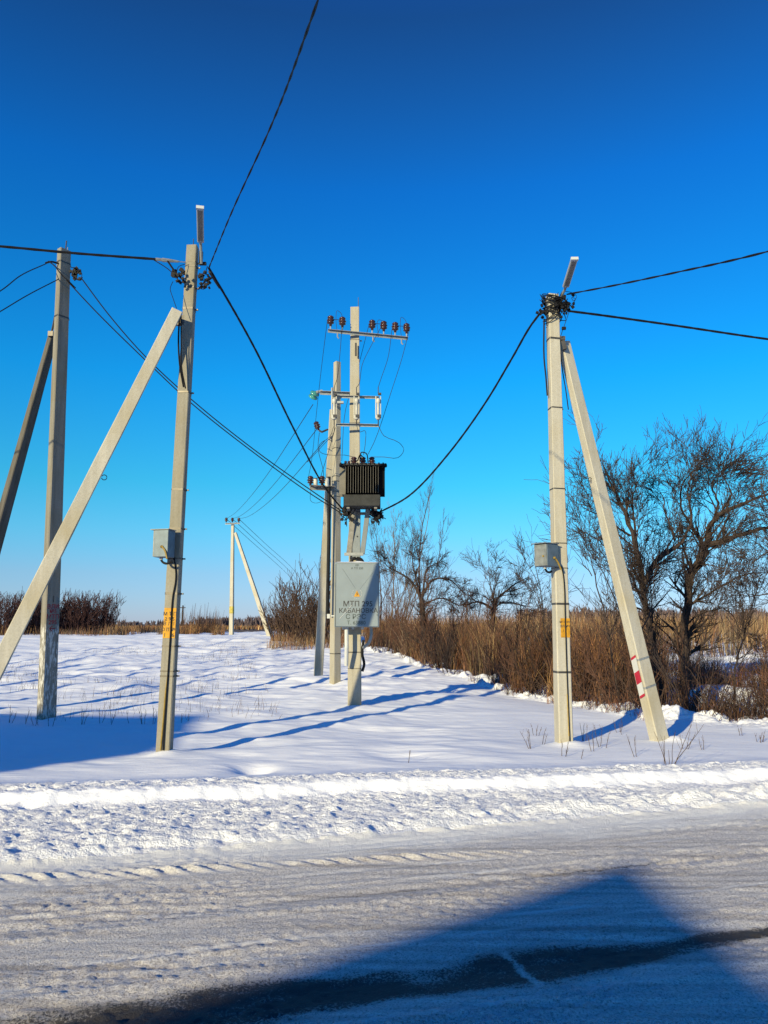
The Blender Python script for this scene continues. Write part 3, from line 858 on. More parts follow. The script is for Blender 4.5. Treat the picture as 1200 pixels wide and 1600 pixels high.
# ------------------------------------------------ transformer pole
TC = P(555, 482, 16.3)
rootC = thing('utility_pole', FEET['C'], 'tall concrete pole carrying six brown insulators, fuses and the transformer', 'utility pole')
pC = Pole(FEET['C'] - Vector((0, 0, .3)), TC, .29, .195, (-.06, -1))
mb = MB(); pC.mesh(mb, nseg=18, seed=8); mb.build('post', M['concrete_mid'], rootC)
mb = MB(); mb.tube([TC + Vector((.07, 0, -.05)), TC + Vector((.07, 0, .26))], .007, 6); mb.build('earthing_rod', M['band'], rootC)
for py, hg in ((531, .02), (620, .03), (662, .03), (1020, .025), (1045, .012)):
    z = P(556, py, 16.2).z
    mb = MB(); pC.band(mb, pC.tz(z), hg); mb.build('clamp_band', M['band'], rootC)
INS = [(.032, 0), (.032, .05), (.075, .06), (.085, .075), (.06, .095), (.055, .105), (.088, .118), (.092, .135), (.06, .155), (.055, .165), (.075, .178), (.078, .2), (.05, .225), (.03, .235)]
def insulator(root, p, axis=(0, 0, 1), k=1.0, pin=.10):
    axis = Vector(axis).normalized()
    mb = MB(); mb.lathe(p, axis, [(r * k * .92, z * k) for r, z in INS], 14)
    o = mb.build('insulator', M['porcelain'], root, True)
    mb = MB(); mb.tube([Vector(p) - axis * pin, Vector(p) + axis * .01], .014, 6); mb.build('insulator_pin', M['galv'], o)
    return o
aL, aR = P(513, 521, 16.12), P(637, 531, 16.50)
aR.z = aL.z - .03
def angle_bar(mb, a, b, hgt=.05, dep=.05, th=.006):
    d = (b - a).normalized(); s_, u_, _ = frame(d)
    rot = Matrix((d, s_, u_)).transposed(); L = (b - a).length / 2; c = (a + b) / 2
    mb.box(c, (L, th / 2, hgt / 2), rot); mb.box(c + s_ * (dep / 2) + u_ * (hgt / 2 - th), (L, dep / 2, th / 2), rot)
mb = MB(); off = Vector((0, -.14, 0)); angle_bar(mb, aL + off, aR + off, .065, .06, .008); arm = mb.build('crossarm', M['galv'], rootC)
for fx in (.12, .56, .92):
    q = aL.lerp(aR, fx) + off
    mb = MB(); mb.tube([q + Vector((0, 0, -.02)), q + Vector((0, -.01, -.12)), q + Vector((.03, -.01, -.15))], .016, 5); mb.build('arm_hook', M['galv'], arm)
mb = MB(); mb.tube([P(556, 536, 16.1), P(556, 556, 16.1)], .022, 6); mb.build('arm_bracket', M['dark'], rootC)
ipts = []
for px in (517, 535, 581, 599, 617, 635):
    f_ = (px - 513) / (637 - 513)
    q = aL.lerp(aR, f_) + off + Vector((0, -.0, .12))
    insulator(rootC, q, k=1.0); ipts.append(q + Vector((0, 0, .21)))
def wire(root, name, pts, r=.006, n=20, mat='wire'):
    mb = MB(); mb.tube(through(pts, n), r, 5); return mb.build(name, M[mat], root)
for i, j, up in ((0, 1, .16), (2, 3, .04), (4, 5, .16)):
    a, b = ipts[i], ipts[j]
    wire(rootC, 'jumper_wire', [a - Vector((0, 0, .05)), b - Vector((0, 0, .05))], .007)
    wire(rootC, 'jumper_wire', [a.lerp(b, .55) - Vector((0, 0, .32)), a.lerp(b, .45), a.lerp(b, .55) + Vector((0, 0, up)), a.lerp(b, .9) + Vector((0, 0, up * .6)), b - Vector((0, 0, .02))], .005)
# fuse frame
fu0, fu1 = P(519, 620, 15.95), P(592, 624, 16.02); fu1.z = fu0.z
mb = MB(); angle_bar(mb, fu0, fu1, .05, .05, .007); mb.build('fuse_frame_bar', M['galv'], rootC)
fl0, fl1 = P(525, 664, 15.95), P(592, 668, 16.02); fl1.z = fl0.z
mb = MB(); angle_bar(mb, fl0, fl1, .055, .06, .008); mb.build('fuse_frame_bar', M['galv'], rootC)
ftop = []; fbot = []
for px in (522, 557, 591):
    a = P(px, 619, 15.86); b = P(px, 662, 15.86); a.z = fu0.z + .05; b.z = fl0.z + .03
    root_f = rootC
    mb = MB(); mb.lathe(b + Vector((0, 0, .06)), (0, 0, 1), [(.032, 0), (.05, .02), (.05, .09), (.028, .11), (.028, .36), (.045, .38), (.045, .45), (.025, .47)], 10)
    fo = mb.build('fuse_tube', M['fuse'], rootC, True)
    mb = MB(); mb.tube([a + Vector((.05, .02, -.06)), b + Vector((.05, .02, .1))], .012, 6); mb.tube([a + Vector((-.05, .02, -.06)), b + Vector((-.05, .02, .1))], .014, 6); mb.build('fuse_rod', M['fuse'], fo)
    mb = MB(); mb.box(b + Vector((.02, -.03, .13)), (.04, .03, .03)); mb.tube([b + Vector((0, 0, .07)), b + Vector((0, .03, -.05))], .012, 5); mb.build('fuse_contact', M['dark'], fo)
    mb = MB(); mb.box(a + Vector((.03, -.02, -.02)), (.035, .03, .02)); mb.tube([a, a + Vector((0, 0, .14))], .01, 5); mb.build('fuse_contact', M['dark'], fo)
    ftop.append(a + Vector((0, 0, .13))); fbot.append(b + Vector((0, .03, -.05)))
# drop wires from the crossarm
wire(rootC, 'jumper_wire', [ipts[4] - Vector((.07, 0, .12)), P(606, 560, 16.1), P(596, 590, 16.0), ftop[2]])
wire(rootC, 'jumper_wire', [ipts[5] + Vector((.07, 0, -.08)), P(628, 560, 16.3), P(612, 610, 16.2), P(585, 690, 15.9), P(575, 710, 15.8)])
wire(rootC, 'jumper_wire', [ipts[3] - Vector((.05, .02, .1)), P(580, 540, 16.1), P(566, 570, 16.0), P(561, 600, 15.95), ftop[1]])
wire(rootC, 'jumper_wire', [ipts[2] - Vector((.07, 0, .08)), P(567, 545, 16.45), P(555, 590, 16.5), P(540, 640, 16.5), P(534, 720, 16.4)])
wire(rootC, 'jumper_wire', [ipts[1] - Vector((.0, .06, .12)), P(531, 555, 16.1), P(527, 590, 16.0), ftop[0]])
wire(rootC, 'jumper_wire', [ipts[0] - Vector((.07, 0, .08)), P(504, 560, 16.8), P(495, 640, 18.5), P(486, 725, 20.6), P(482, 745, 21.0)])
wire(rootC, 'jumper_wire', [fbot[2], P(600, 681, 15.8), P(624, 692, 15.7), P(631, 703, 15.7), P(622, 715, 15.7), P(600, 714, 15.75), P(583, 714, 15.8)])
wire(rootC, 'jumper_wire', [fbot[0], P(515, 683, 15.8), P(499, 695, 15.8), P(500, 706, 15.8), P(515, 711, 15.8), P(538, 711, 15.8), P(552, 714, 15.8)])
wire(rootC, 'jumper_wire', [fbot[1], P(562, 675, 15.8), P(570, 673, 15.8), P(571, 690, 15.8), P(568, 711, 15.8)])

# steel carriage under the transformer
mb = MB()
for sx, m_ in ((-1, 0),):
    pass
bl0, bl1 = P(553, 795, 15.85), P(545, 866, 15.98)
br0, br1 = P(575, 795, 15.85), P(566, 866, 15.98)
def channel(mb, a, b, wd, dp):
    d = (b - a).normalized(); s_, u_, _ = frame(d, Vector((0, 1, 0)))
    rot = Matrix((s_, u_, d)).transposed(); L = (b - a).length / 2; c = (a + b) / 2
    mb.box(c, (wd / 2, .005, L), rot); mb.box(c + s_ * (wd / 2) + u_ * dp / 2, (.005, dp / 2, L), rot); mb.box(c - s_ * (wd / 2) + u_ * dp / 2, (.005, dp / 2, L), rot)
mb = MB(); channel(mb, bl0, bl1, .10, .08); mb.build('support_brace', M['brace_steel'], rootC)
mb = MB(); channel(mb, br0, br1, .09, .08); mb.build('support_brace', M['duct'], rootC)
mb = MB(); mb.box((P(553, 866, 15.98) + P(553, 866, 15.98)) / 2, (.20, .03, .03)); mb.build('brace_foot', M['galv'], rootC)
dz0, dz1 = P(557, 872, 15.95).z, P(557, 796, 15.95).z
mb = MB(); mb.bbox(((P(557, 830, 15.98).x), 16.02, (dz0 + dz1) / 2), (.082, .06, (dz1 - dz0) / 2), .006); du = mb.build('cable_duct', M['duct'], rootC)
for py in (812, 818, 838):
    mb = MB(); mb.tube([P(558, py, 15.96), P(558, py, 15.94)], .014, 8); mb.build('bolt_head', M['dark'], du)
bz = P(565, 792, 15.6).z
mb = MB()
for xo in (-.28, .28):
    mb.box((P(566, 792, 15.75).x + xo, 15.85, bz - .03), (.03, .42, .028))
mb.box((P(566, 792, 15.75).x, 15.98, bz - .085), (.42, .04, .025))
mb.build('platform_beam', M['brace_steel'], rootC)
# cable gland clusters either side of the platform
for cxp, cyp, nm in ((541, 803, 0), (588, 806, 1)):
    mb = MB()
    for k in range(20):
        c = P(rng.gauss(cxp, 4.5), rng.gauss(cyp, 6), 15.9 + rng.uniform(-.15, .15))
        mb.box(c, (rng.uniform(.015, .04), .025, rng.uniform(.015, .04)), Matrix.Rotation(rng.uniform(-1, 1), 3, 'Y'))
    for k in range(9):
        c = P(cxp, cyp, 15.9)
        mb.tube(through([c + Vector((rng.gauss(0, .08), rng.gauss(0, .08), rng.gauss(0, .10))) for _ in range(4)], 12), .009, 5)
    mb.build('cable_connectors', M['cable'], rootC)
# conduits under the cabinet
mb = MB(); mb.tube([P(541.5, 978, 15.9), P(541.5, 1012, 15.9), P(541, 1040, 16.0)], .042, 10); mb.build('white_pipe', M['white'], rootC)
mb = MB(); mb.tube(through([P(579, 976, 15.95), P(580, 992, 15.95), P(577, 1003, 15.97), P(568, 1012, 16.1)], 14), .032, 10); mb.build('corrugated_conduit', plain('grey_conduit', (.26, .27, .27), .5), rootC)
mb = MB(); mb.tube(through([P(568, 1000, 16.15), P(566, 1022, 16.15), P(569, 1038, 16.12), P(566, 1049, 16.12)], 14), .028, 8); mb.build('cable_run', M['cable'], rootC)

# ------------------------------------------------ transformer on the pole
trc = P(566, 760, 15.55)
tz0, tz1 = P(566, 792, 15.5).z, P(566, 727, 15.5).z
rootT = thing('transformer', (trc.x, 15.65, tz0), 'dark finned oil transformer mounted high on concrete pole', 'transformer')
xc = trc.x
hw = .40
mb = MB(); mb.bbox((xc, 15.62, tz0 + .12), (.375, .25, .12), .01); mb.build('tank_base', M['tank'], rootT)
mb = MB(); mb.bbox((xc, 15.62, (tz0 + tz1) / 2 + .09), (.33, .18, (tz1 - tz0) / 2 - .12), .006); mb.build('tank', M['fin'], rootT)
fz0, fz1 = tz0 + .25, tz1 - .05
for k in range(14):
    x = xc - .33 + k * .66 / 13
    mb = MB(); mb.bbox((x, 15.39, (fz0 + fz1) / 2), (.006, .075, (fz1 - fz0) / 2), .002); fo = mb.build('cooling_fin', M['fin'], rootT)
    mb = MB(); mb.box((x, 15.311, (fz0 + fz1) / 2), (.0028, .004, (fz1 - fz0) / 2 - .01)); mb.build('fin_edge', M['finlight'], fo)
for k in range(4):
    y = 15.46 + k * .1
    for s_ in (-1, 1):
        mb = MB(); mb.bbox((xc + s_ * .40, y, (fz0 + fz1) / 2), (.065, .008, (fz1 - fz0) / 2), .002); mb.build('cooling_fin', M['finlight'] if s_ < 0 else M['fin'], rootT)  # left fins paler than right: sunlit side painted in by colour
mb = MB(); mb.bbox((xc, 15.60, tz1 - .02), (.47, .30, .018), .005); lid = mb.build('lid', M['tank'], rootT)
for k in range(11):
    mb = MB(); q = Vector((xc - .43 + k * .086, 15.31, tz1 - .02)); mb.tube([q - Vector((0, 0, .05)), q + Vector((0, 0, .035))], .017, 6); mb.build('lid_bolt', M['fin'], lid)
mb = MB(); mb.tube([(xc + .38, 15.42, tz1 - .03), (xc + .49, 15.36, tz1 - .03)], .045, 8); mb.build('filler_cap', M['fin'], lid)
for px in (553, 567, 581):
    q = P(px, 725, 15.6); q.z = tz1; insulator(rootT, q, k=.85, pin=.02)
for px in (540, 545):
    q = P(px, 727, 15.5); q.z = tz1; insulator(rootT, q, k=.4, pin=.02)
mb = MB(); mb.tube(through([(xc - .05, 15.55, tz1 + .1), (xc - .02, 15.5, tz1 + .27), (xc + .08, 15.5, tz1 + .25), (xc + .12, 15.55, tz1 + .05)], 12), .013, 6); mb.tube(through([(xc - .1, 15.55, tz1 + .1), (xc - .04, 15.5, tz1 + .22), (xc + .02, 15.5, tz1 + .15)], 12), .013, 6); mb.build('lifting_cable', M['cable'], rootT)

# ------------------------------------------------ low-voltage cabinet
cz0, cz1 = P(557, 980, 15.72).z, P(557, 879, 15.72).z
cxm = (P(522, 930, 15.72).x + P(592, 930, 15.72).x) / 2; cw = (P(592, 930, 15.72).x - P(522, 930, 15.72).x) / 2
yaw = Matrix.Rotation(R(2.5), 3, 'Z')
cc = Vector((cxm, 15.93, (cz0 + cz1) / 2)); chh = (cz1 - cz0) / 2
rootB = thing('electrical_cabinet', (cxm, 15.93, cz0), 'grey steel switch cabinet with black stencilled lettering on concrete pole', 'cabinet')
mb = MB(); mb.bbox(cc, (cw, .20, chh), .012, yaw); mb.build('housing', M['cab'], rootB)
def cab(x, z, out=0.0): return cc + yaw @ Vector((x, -.20 - out, z))
mb = MB(); mb.bbox(cc + yaw @ Vector((.0, -.205, -.005)), (cw - .022, .012, chh - .02), .008, yaw); dr = mb.build('door', M['cab'], rootB)
mb = MB()
for z in (-chh * .62, chh * .62): mb.tube([cab(cw - .045, z, .018), cab(cw - .045, z, .03)], .014, 8)
mb.tube([cab(-cw + .02, -chh + .02, .018), cab(-cw + .02, chh - .03, .018)], .008, 6)
mb.build('hinge', M['cabdark'], dr)
# pressed cross in the door skin
mb = MB()
for x0, z0, x1, z1 in ((-.30, chh * .80, -.03, .12), (.33, chh * .70, .06, .12)):
    a, b = cab(x0, z0, .0185), cab(x1, z1, .0185); mb.tube([a, b], .0045, 4)
mb.build('pressed_rib', M['cab'], dr)
mb = MB(); mb.tube([cab(-.35, -chh * .75, .019), cab(-.10, -chh * .33, .019)], .006, 4); mb.build('scratch', M['white'], dr)
mb = MB()
for k in range(14):
    t0, t1 = k / 14 * 6.283, (k + .75) / 14 * 6.283
    if .8 < t0 < 2.2: continue
    mb.tube([cab(.0 + .10 * math.cos(t0), .02 + .10 * math.sin(t0), .019), cab(.0 + .10 * math.cos(t1), .02 + .10 * math.sin(t1), .019)], .004, 4)
mb.build('scuff_ring', M['white'], dr)
rt, upv, nn = yaw @ Vector((1, 0, 0)), Vector((0, 0, 1)), yaw @ Vector((0, -1, 0))
mb = MB(); mb.prism([cab(-.065, -.04, .019), cab(.065, -.04, .019), cab(0, .085, .019)], nn * .002); wsn = mb.build('warning_triangle', M['yellow'], dr)
mb = MB(); mb.prism([cab(.012, .055, .0215), cab(-.016, .01, .0215), cab(.0, .01, .0215), cab(-.006, -.028, .0215), cab(.02, .018, .0215), cab(.004, .018, .0215)], nn * .001); mb.build('bolt_symbol', M['ink'], wsn)
mb = MB(); mb.box(cab(.16, -.03, .02), (.05, .003, .06), yaw); 
for txt, x, z, sz, mt in (('МТП 295', .02, -.235, .150, 'ink'), ('КАБАНОВКА', .03, -.365, .128, 'ink'), ('С РЭС', -.02, -.49, .135, 'green_ink'), ('Т. 63880', -.01, -.60, .105, 'green_ink'), ('А ТП 250', .0, chh * .79, .06, 'green_ink'), ('КР', .0, chh * .885, .055, 'green_ink')):
    text_mesh('lettering', txt, sz, cab(x, z, .0195), rt, upv, M[mt], dr, bold=.008)
# snow lying on the cabinet roof
def snow_cap(root, c, hx, hy, hgt, rot, seed):
    rr = random.Random(seed); mb = MB(); nxx, nyy = 14, 5; i0 = 0
    for j in range(nyy + 1):
        for i in range(nxx + 1):
            x = -hx + 2 * hx * i / nxx; y = -hy + 2 * hy * j / nyy
            e = 0 if i in (0, nxx) or j in (0, nyy) else 1
            z = e * (hgt * rr.uniform(.5, 1.1) + hgt * .8 * math.exp(-((x - hx * .1) / (hx * .25)) ** 2))
            mb.v.append(c + rot @ Vector((x, y, z)))
    for j in range(nyy):
        for i in range(nxx):
            a = j * (nxx + 1) + i; mb.f.append((a, a + 1, a + nxx + 2, a + nxx + 1))
    return mb.build('snow_cap', M['snowcap'], root, True)
snow_cap(rootB, cc + Vector((0, 0, chh + .001)), cw + .004, .204, .022, yaw, 3)
mb = MB(); mb.tube(through([cc + Vector((-.13, -.05, chh)), cc + Vector((-.08, -.05, chh + .09)), cc + Vector((0, -.05, chh + .10)), cc + Vector((.09, -.05, chh + .07)), cc + Vector((.13, -.05, chh))], 14), .035, 8); mb.build('cable_entry', M['cable'], rootB)
for x in (-.27, -.08, .12):
    mb = MB(); mb.tube([cc + Vector((x, -.02, -chh + .002)), cc + Vector((x, -.02, -chh - .045))], .03, 10); mb.build('cable_gland', M['white'], rootB)
mb = MB(); mb.box(cc + Vector((-cw - .06, -.05, -chh * .65)), (.06, .01, .012)); mb.box(cc + Vector((-cw - .12, -.05, -chh * .66)), (.03, .03, .045)); mb.build('side_lock', M['white'], rootB)

# ------------------------------------------------ middle pole behind, with strut
TM = P(526.5, 566, 21.3)
rootM = thing('utility_pole', FEET['M'], 'concrete strain pole just behind the transformer pole, green glass insulator at arm end', 'utility pole')
pM = Pole(FEET['M'] - Vector((0, 0, .3)), TM, .25, .165, (.66, -.75))
mb = MB(); pM.mesh(mb, seed=12); mb.build('post', M['concrete_mid'], rootM)
pMS = Pole(FEET['MS'] - Vector((0, 0, .2)), P(520, 640, 21.6), .27, .19, (.25, -1))
mb = MB(); pMS.mesh(mb, seed=13); mb.build('strut', M['concrete_pale'], rootM)
for py in (700, 744, 752, 768, 776, 1022):
    mb = MB(); pM.band(mb, pM.tz(P(523, py, 21.2).z), .02); mb.build('clamp_band', M['band'], rootM)
m0, m1 = P(500, 614, 21.05), P(560, 622, 21.2); m1.z = m0.z
mb = MB(); angle_bar(mb, m0, m1, .10, .09, .012); mb.build('crossarm', M['galv'], rootM)
gl = P(490, 617, 21.2)
mb = MB(); mb.lathe(gl + Vector((.06, 0, .10)), (-.45, .6, -.7), [(.03, 0), (.06, .03), (.13, .05), (.14, .08), (.09, .11), (.05, .13), (.05, .15), (.13, .17), (.14, .2), (.08, .23), (.03, .26)], 14); mb.build('glass_insulator', M['glass_ins'], rootM, True)
mb = MB(); mb.tube([P(504, 611, 21.05), P(494, 613, 21.05)], .045, 8); mb.tube([P(519, 606, 21.0), P(519, 625, 21.0)], .03, 6); mb.box(P(528, 629, 21.0), (.16, .05, .03)); mb.build('arm_bracket', M['galv'], rootM)
insulator(rootM, P(498, 672, 21.0), (-.35, 0, .94), 1.1, .02)
mb = MB(); mb.tube([P(499, 673, 21.0), P(503, 675, 21.0), P(512, 671, 21.1)], .03, 6); mb.build('insulator_hook', M['band'], rootM)
k0, k1 = P(484, 762, 20.9), P(522, 765, 21.1); k1.z = k0.z
mb = MB(); angle_bar(mb, k0, k1, .12, .18, .014); mb.build('arrester_shelf', M['brace_steel'], rootM)
for px in (485, 503):
    q = P(px, 758, 20.9); q.z = k0.z + .06; insulator(rootM, q, k=1.15, pin=.06)
    mb = MB(); q2 = q + Vector((.14, 0, -.03)); mb.lathe(q2, (0, 0, 1), [(.05, 0), (.06, .02), (.06, .2), (.04, .24)], 10); mb.build('surge_arrester', M['fuse'], rootM, True)
wire(rootM, 'jumper_wire', [P(485, 748, 20.9), P(500, 747, 20.8), P(513, 750, 20.9), P(514, 765, 21.0)], .009)
wire(rootM, 'jumper_wire', [P(499, 676, 21.0), P(497, 700, 21.0), P(505, 735, 21.0), P(506, 748, 20.9)], .008)
wire(rootM, 'jumper_wire', [P(524, 668, 21.0), P(515, 700, 20.9), P(501, 745, 20.9)], .008)
wire(rootM, 'jumper_wire', [P(523, 665, 21.0), P(520, 680, 21.0), P(510, 690, 21.0), P(496, 705, 21.0), P(480, 722, 22)], .008)
wire(rootM, 'jumper_wire', [P(485, 768, 20.9), P(486, 783, 20.9), P(492, 786, 20.9), P(505, 783, 20.9)], .006)
mb = MB(); mb.tube([P(514, 745, 20.95), P(514, 840, 21.0), P(511.5, 960, 21.0)], .05, 8); mb.build('cable_run', M['cable'], rootM)

# ------------------------------------------------ grey pole at far left with strut
TP = P(100, 391, 14.5)
rootP = thing('utility_pole', FEET['P2'], 'weathered grey concrete pole with red lettering and flaking whitewash at its foot', 'utility pole')
pP = Pole(FEET['P2'] - Vector((0, 0, .3)), TP, .31, .235, (.83, -.56), depth=.62, back=.92)
mb = MB(); pP.mesh(mb, seed=15); mb.build('post', M['concrete_grey'], rootP)
pPS = Pole(FEET['P2S'] - Vector((0, 0, .2)), P(84, 520, 14.72), .30, .18, (.96, -.28), depth=.6, back=.9)
mb = MB(); pPS.mesh(mb, seed=16); mb.build('strut', M['concrete_shaded'], rootP)
for py in (409, 494):
    mb = MB(); pP.band(mb, pP.tz(P(100, py, 14.4).z), .03); mb.build('clamp_band', M['band'], rootP)
mb = MB(); mb.tube([TP + Vector((.03, 0, -.05)), TP + Vector((.04, 0, .2))], .012, 6); mb.tube([TP + Vector((.07, 0, -.05)), TP + Vector((.07, 0, .06))], .008, 5); mb.build('earthing_rod', M['band'], rootP)
mb = MB(); mb.tube(through([P(86, 495, 14.6), P(83, 510, 14.6), P(80, 522, 14.6)], 8), .022, 5); mb.box(P(80, 522, 14.6), (.05, .04, .05)); mb.build('strut_bracket', M['band'], rootP)
for txt, py, sz, mt in (('1', 941, .17, 'ink'), ('ВЛИ', 951, .115, 'inkred'), ('№5', 957.5, .09, 'inkred'), ('МТП', 967, .115, 'inkred'), ('295', 975.5, .115, 'inkred'), ('←', 987, .17, 'inkred')):
    text_mesh('lettering', txt, sz, pP.front(pP.tz(P(77, py, 14.4).z), 0, .003), pP.r, pP.ax, M[mt], rootP, bold=.01)
mb = MB()
mb.tube(through([P(71, 411, 14.3), P(80, 409, 14.3), P(92, 412, 14.4)], 8), .02, 5)
mb.tube(through([P(76, 408, 14.3), P(86, 416, 14.2), P(97, 430, 14.15), P(108, 440, 14.2), P(118, 450, 14.4)], 12), .012, 5)
for k in range(16):
    c = P(rng.gauss(117, 4), rng.gauss(427, 5), 14.4); mb.box(c, (rng.uniform(.015, .04), .02, rng.uniform(.015, .04)), Matrix.Rotation(rng.uniform(-1, 1), 3, 'Y'))
mb.tube(through([P(111, 418, 14.4), P(122, 420, 14.3), P(128, 430, 14.3), P(124, 437, 14.3), P(114, 430, 14.3)], 16), .008, 5)
mb.tube(through([P(111, 424, 14.4), P(118, 436, 14.3), P(126, 438, 14.3), P(129, 433, 14.3)], 12), .008, 5)
mb.build('cable_connectors', M['cable'], rootP)

# ------------------------------------------------ far A-frame pole
rootF = thing('utility_pole', FEET['F'], 'distant slim concrete pole with leaning strut and short crossarm at the field crest', 'utility pole')
TF = P(364, 818, 62)
pF = Pole(FEET['F'] - Vector((0, 0, .3)), TF, .34, .22, (-.3, -1)); mb = MB(); pF.mesh(mb, nseg=6); mb.build('post', M['concrete_pale'], rootF)
pFS = Pole(FEET['FS'] - Vector((0, 0, .3)), P(368, 833, 61.9), .38, .22, (-.3, -1)); mb = MB(); pFS.mesh(mb, nseg=6); mb.build('strut', M['concrete_pale'], rootF)
mb = MB(); angle_bar(mb, P(352, 818.5, 61.7), P(375, 817.5, 61.7), .11, .1, .02); mb.build('crossarm', M['galv'], rootF)
for px in (353.5, 363, 373): 
    q = P(px, 817, 61.7); q.z += .05; insulator(rootF, q, k=1.6, pin=.05)
tzf = pF.tz(P(362, 952, 62).z)
mb = MB(); pF.band(mb, tzf - .035, .55, .008, False); mb.build('painted_marking', plain('faded_yellow_paint', (.36, .29, .06), .7), rootF)
# tiny far pole beyond
fp = P(284.5, 985, 120); fp.z = hz(fp.x, fp.y)
rootQ = thing('utility_pole', fp, 'thin dark far-off pole seen over the dry weeds on the horizon', 'utility pole')
mb = MB(); mb.tube([fp - Vector((0, 0, .2)), Vector((fp.x, fp.y, P(284.5, 946, 120).z))], [.16, .11], 8); mb.build('post', M['bark'], rootQ)
mb = MB(); mb.box((fp.x, fp.y - .15, P(284.5, 949.5, 120).z), (.45, .05, .06)); mb.build('crossarm', M['bark'], rootQ)

# ------------------------------------------------ street lamps on the two front poles
def street_lamp(a, b, label, wd=.10, arm=None):
    root = thing('street_lamp', a, label, 'street lamp')
    d = (b - a).normalized(); s_, u_, _ = frame(d)
    rot = Matrix((s_, d, u_)).transposed()
    L = (b - a).length
    c = a + d * (L * .5)
    mb = MB(); mb.bbox(c, (wd / 2, L / 2, .022), .008, rot); mb.build('housing', M['lamp'], root)
    mb = MB(); mb.bbox(c - u_ * .024 , (wd / 2 - .016, L / 2 - .05, .005), .002, rot); mb.build('diffuser', M['lamp_glass'], root)
    mb = MB(); mb.box(c + d * (L / 2 - .02) - u_ * .004, (wd / 2 + .004, .022, .024), rot); mb.build('end_cap', M['white'], root)
    mb = MB(); mb.tube([arm, a - d * .05, a + d * .06], .021, 8); mb.build('bracket_arm', M['galv'], root)
    return root
street_lamp(P(313.5, 378, 10.42), P(312.5, 323, 9.75), 'long flat LED street lamp above the pole with yellow patch', .095, P(315, 412, 10.62))
street_lamp(P(884, 448, 11.25), P(898, 403, 10.6), 'tilted LED street lamp above the cable-wound pole head', .10, P(874, 470, 11.5))

# ------------------------------------------------ meter boxes
def meter_box(c, hx, hy, hh, yawd, label, side):
    root = thing('meter_box', c - Vector((0, 0, hh)), label, 'meter box')
    rot = Matrix.Rotation(R(yawd), 3, 'Z')
    mb = MB(); mb.bbox(c, (hx, hy, hh), .006, rot); mb.build('housing', M['box'], root)
    mb = MB(); mb.bbox(c + rot @ Vector((-hx - .006, 0, 0)), (.010, hy - .006, hh - .006), .004, rot); dr_ = mb.build('door', M['boxdoor'], root)
    mb = MB(); mb.tube([c + rot @ Vector((-hx - .016, -hy * .5, -.02)), c + rot @ Vector((-hx - .028, -hy * .5, -.02))], .014, 8); mb.build('door_lock', M['yellow_line'], dr_)
    mb = MB(); mb.box(c + rot @ Vector((-hx * .2, 0, hh + .006)), (hx + .03, hy + .015, .005), rot); mb.build('rain_cover', M['boxdoor'], root)
    a = c + rot @ Vector((hx * .25, -hy, -hh * .25))
    mb = MB(); mb.tube([a + rot @ Vector((-.02, .004, .0)), a + rot @ Vector((0, -.02, 0))], .018, 8); mb.tube(through([a + rot @ Vector((0, -.012, 0)), a + rot @ Vector((.05, -.02, -.06)), a + rot @ Vector((hx * .85, -.03, -.17))], 10), .013, 6); mb.build('yellow_conduit', M['yellow_line'], root)
    mb = MB(); mb.tube(through([c + rot @ Vector((-.05, 0, -hh)), c + rot @ Vector((-.02, 0, -hh - .06)), c + rot @ Vector((.05, 0, -hh - .085)), c + rot @ Vector((.12, .02, -hh - .06))], 10), .016, 6); mb.build('cable_tail', M['cable'], root)
    mb = MB(); mb.tube([c + rot @ Vector((-.04, 0, -hh + .002)), c + rot @ Vector((-.04, 0, -hh - .03))], .025, 8); mb.build('cable_gland', M['white'], root)
    return root
cb = P(257, 850, 10.47)
meter_box(cb, .105, .10, .185, -12, 'blue-grey steel meter box strapped to pole with long left strut', -1)
cb = P(854, 868, 11.32)
meter_box(cb, .125, .12, .165, 38, 'grey steel meter box strapped to pole wound with cable coils', -1)

# ------------------------------------------------ overhead lines
def span(name, pts, label, strands=0, r=.01, pitch=.5, n=40, group=None, mat='cable', cat='cable'):
    mb = MB(); c = through(pts, n)
    if strands: twisted(mb, c, r, strands, pitch)
    else: mb.tube(c, r, 5)
    o = mb.build(name, M[mat], None); tag(o, label, cat, group); return o
def off_frame(a, b, k, drop):
    """continue the line through a,b beyond b"""
    return b + (b - a) * k + Vector((0, 0, drop))
a = P(243, 405, 10.45); b = P(0, 385, 10.15); 
span('overhead_cable', [Vector((-30, 6.6, 7.4)), Vector((-18, 8.3, 6.75)), b, P(120, 396, 10.3), a], 'thick twisted black cable running from left pole clamp past grey pole top', 4, .011, .55, 60)
a = P(327, 417, 10.6); b = P(420, 205, 7.0); c_ = P(497, 0, 4.35)
span('overhead_cable', [a, P(365, 325, 8.6), b, c_, c_ + (c_ - b) * 1.5 + Vector((0, 0, .25)), Vector((5.5, -9, 6.2))], 'thin twisted cable rising steeply from left pole head over the road', 2, .006, .3, 60)
a = P(326, 418, 10.6); b = P(538, 799, 15.9)
span('overhead_cable', [a, P(345, 450, 10.9), P(400, 548, 12.4), P(458, 668, 14.0), P(510, 765, 15.4), b], 'sagging black cable bundle from lamp-topped left pole down to transformer', 4, .0105, .5, 60)
mbx = MB(); aa, bb = P(328, 424, 10.65), P(343, 450, 10.95); mbx.tube([aa, aa.lerp(bb, .5), bb], [.03, .026, .016], 6); mbx.build('anchor_clamp', M['dark'], rootL)
a = P(846, 487, 11.4); b = P(590, 802, 15.9)
span('overhead_cable', [a, P(832, 505, 11.55), P(800, 560, 12.2), P(760, 627, 12.9), P(700, 710, 13.9), P(640, 774, 15.0), b], 'deeply sagging black cable bundle from transformer up to cable-wound pole', 4, .0105, .45, 60)
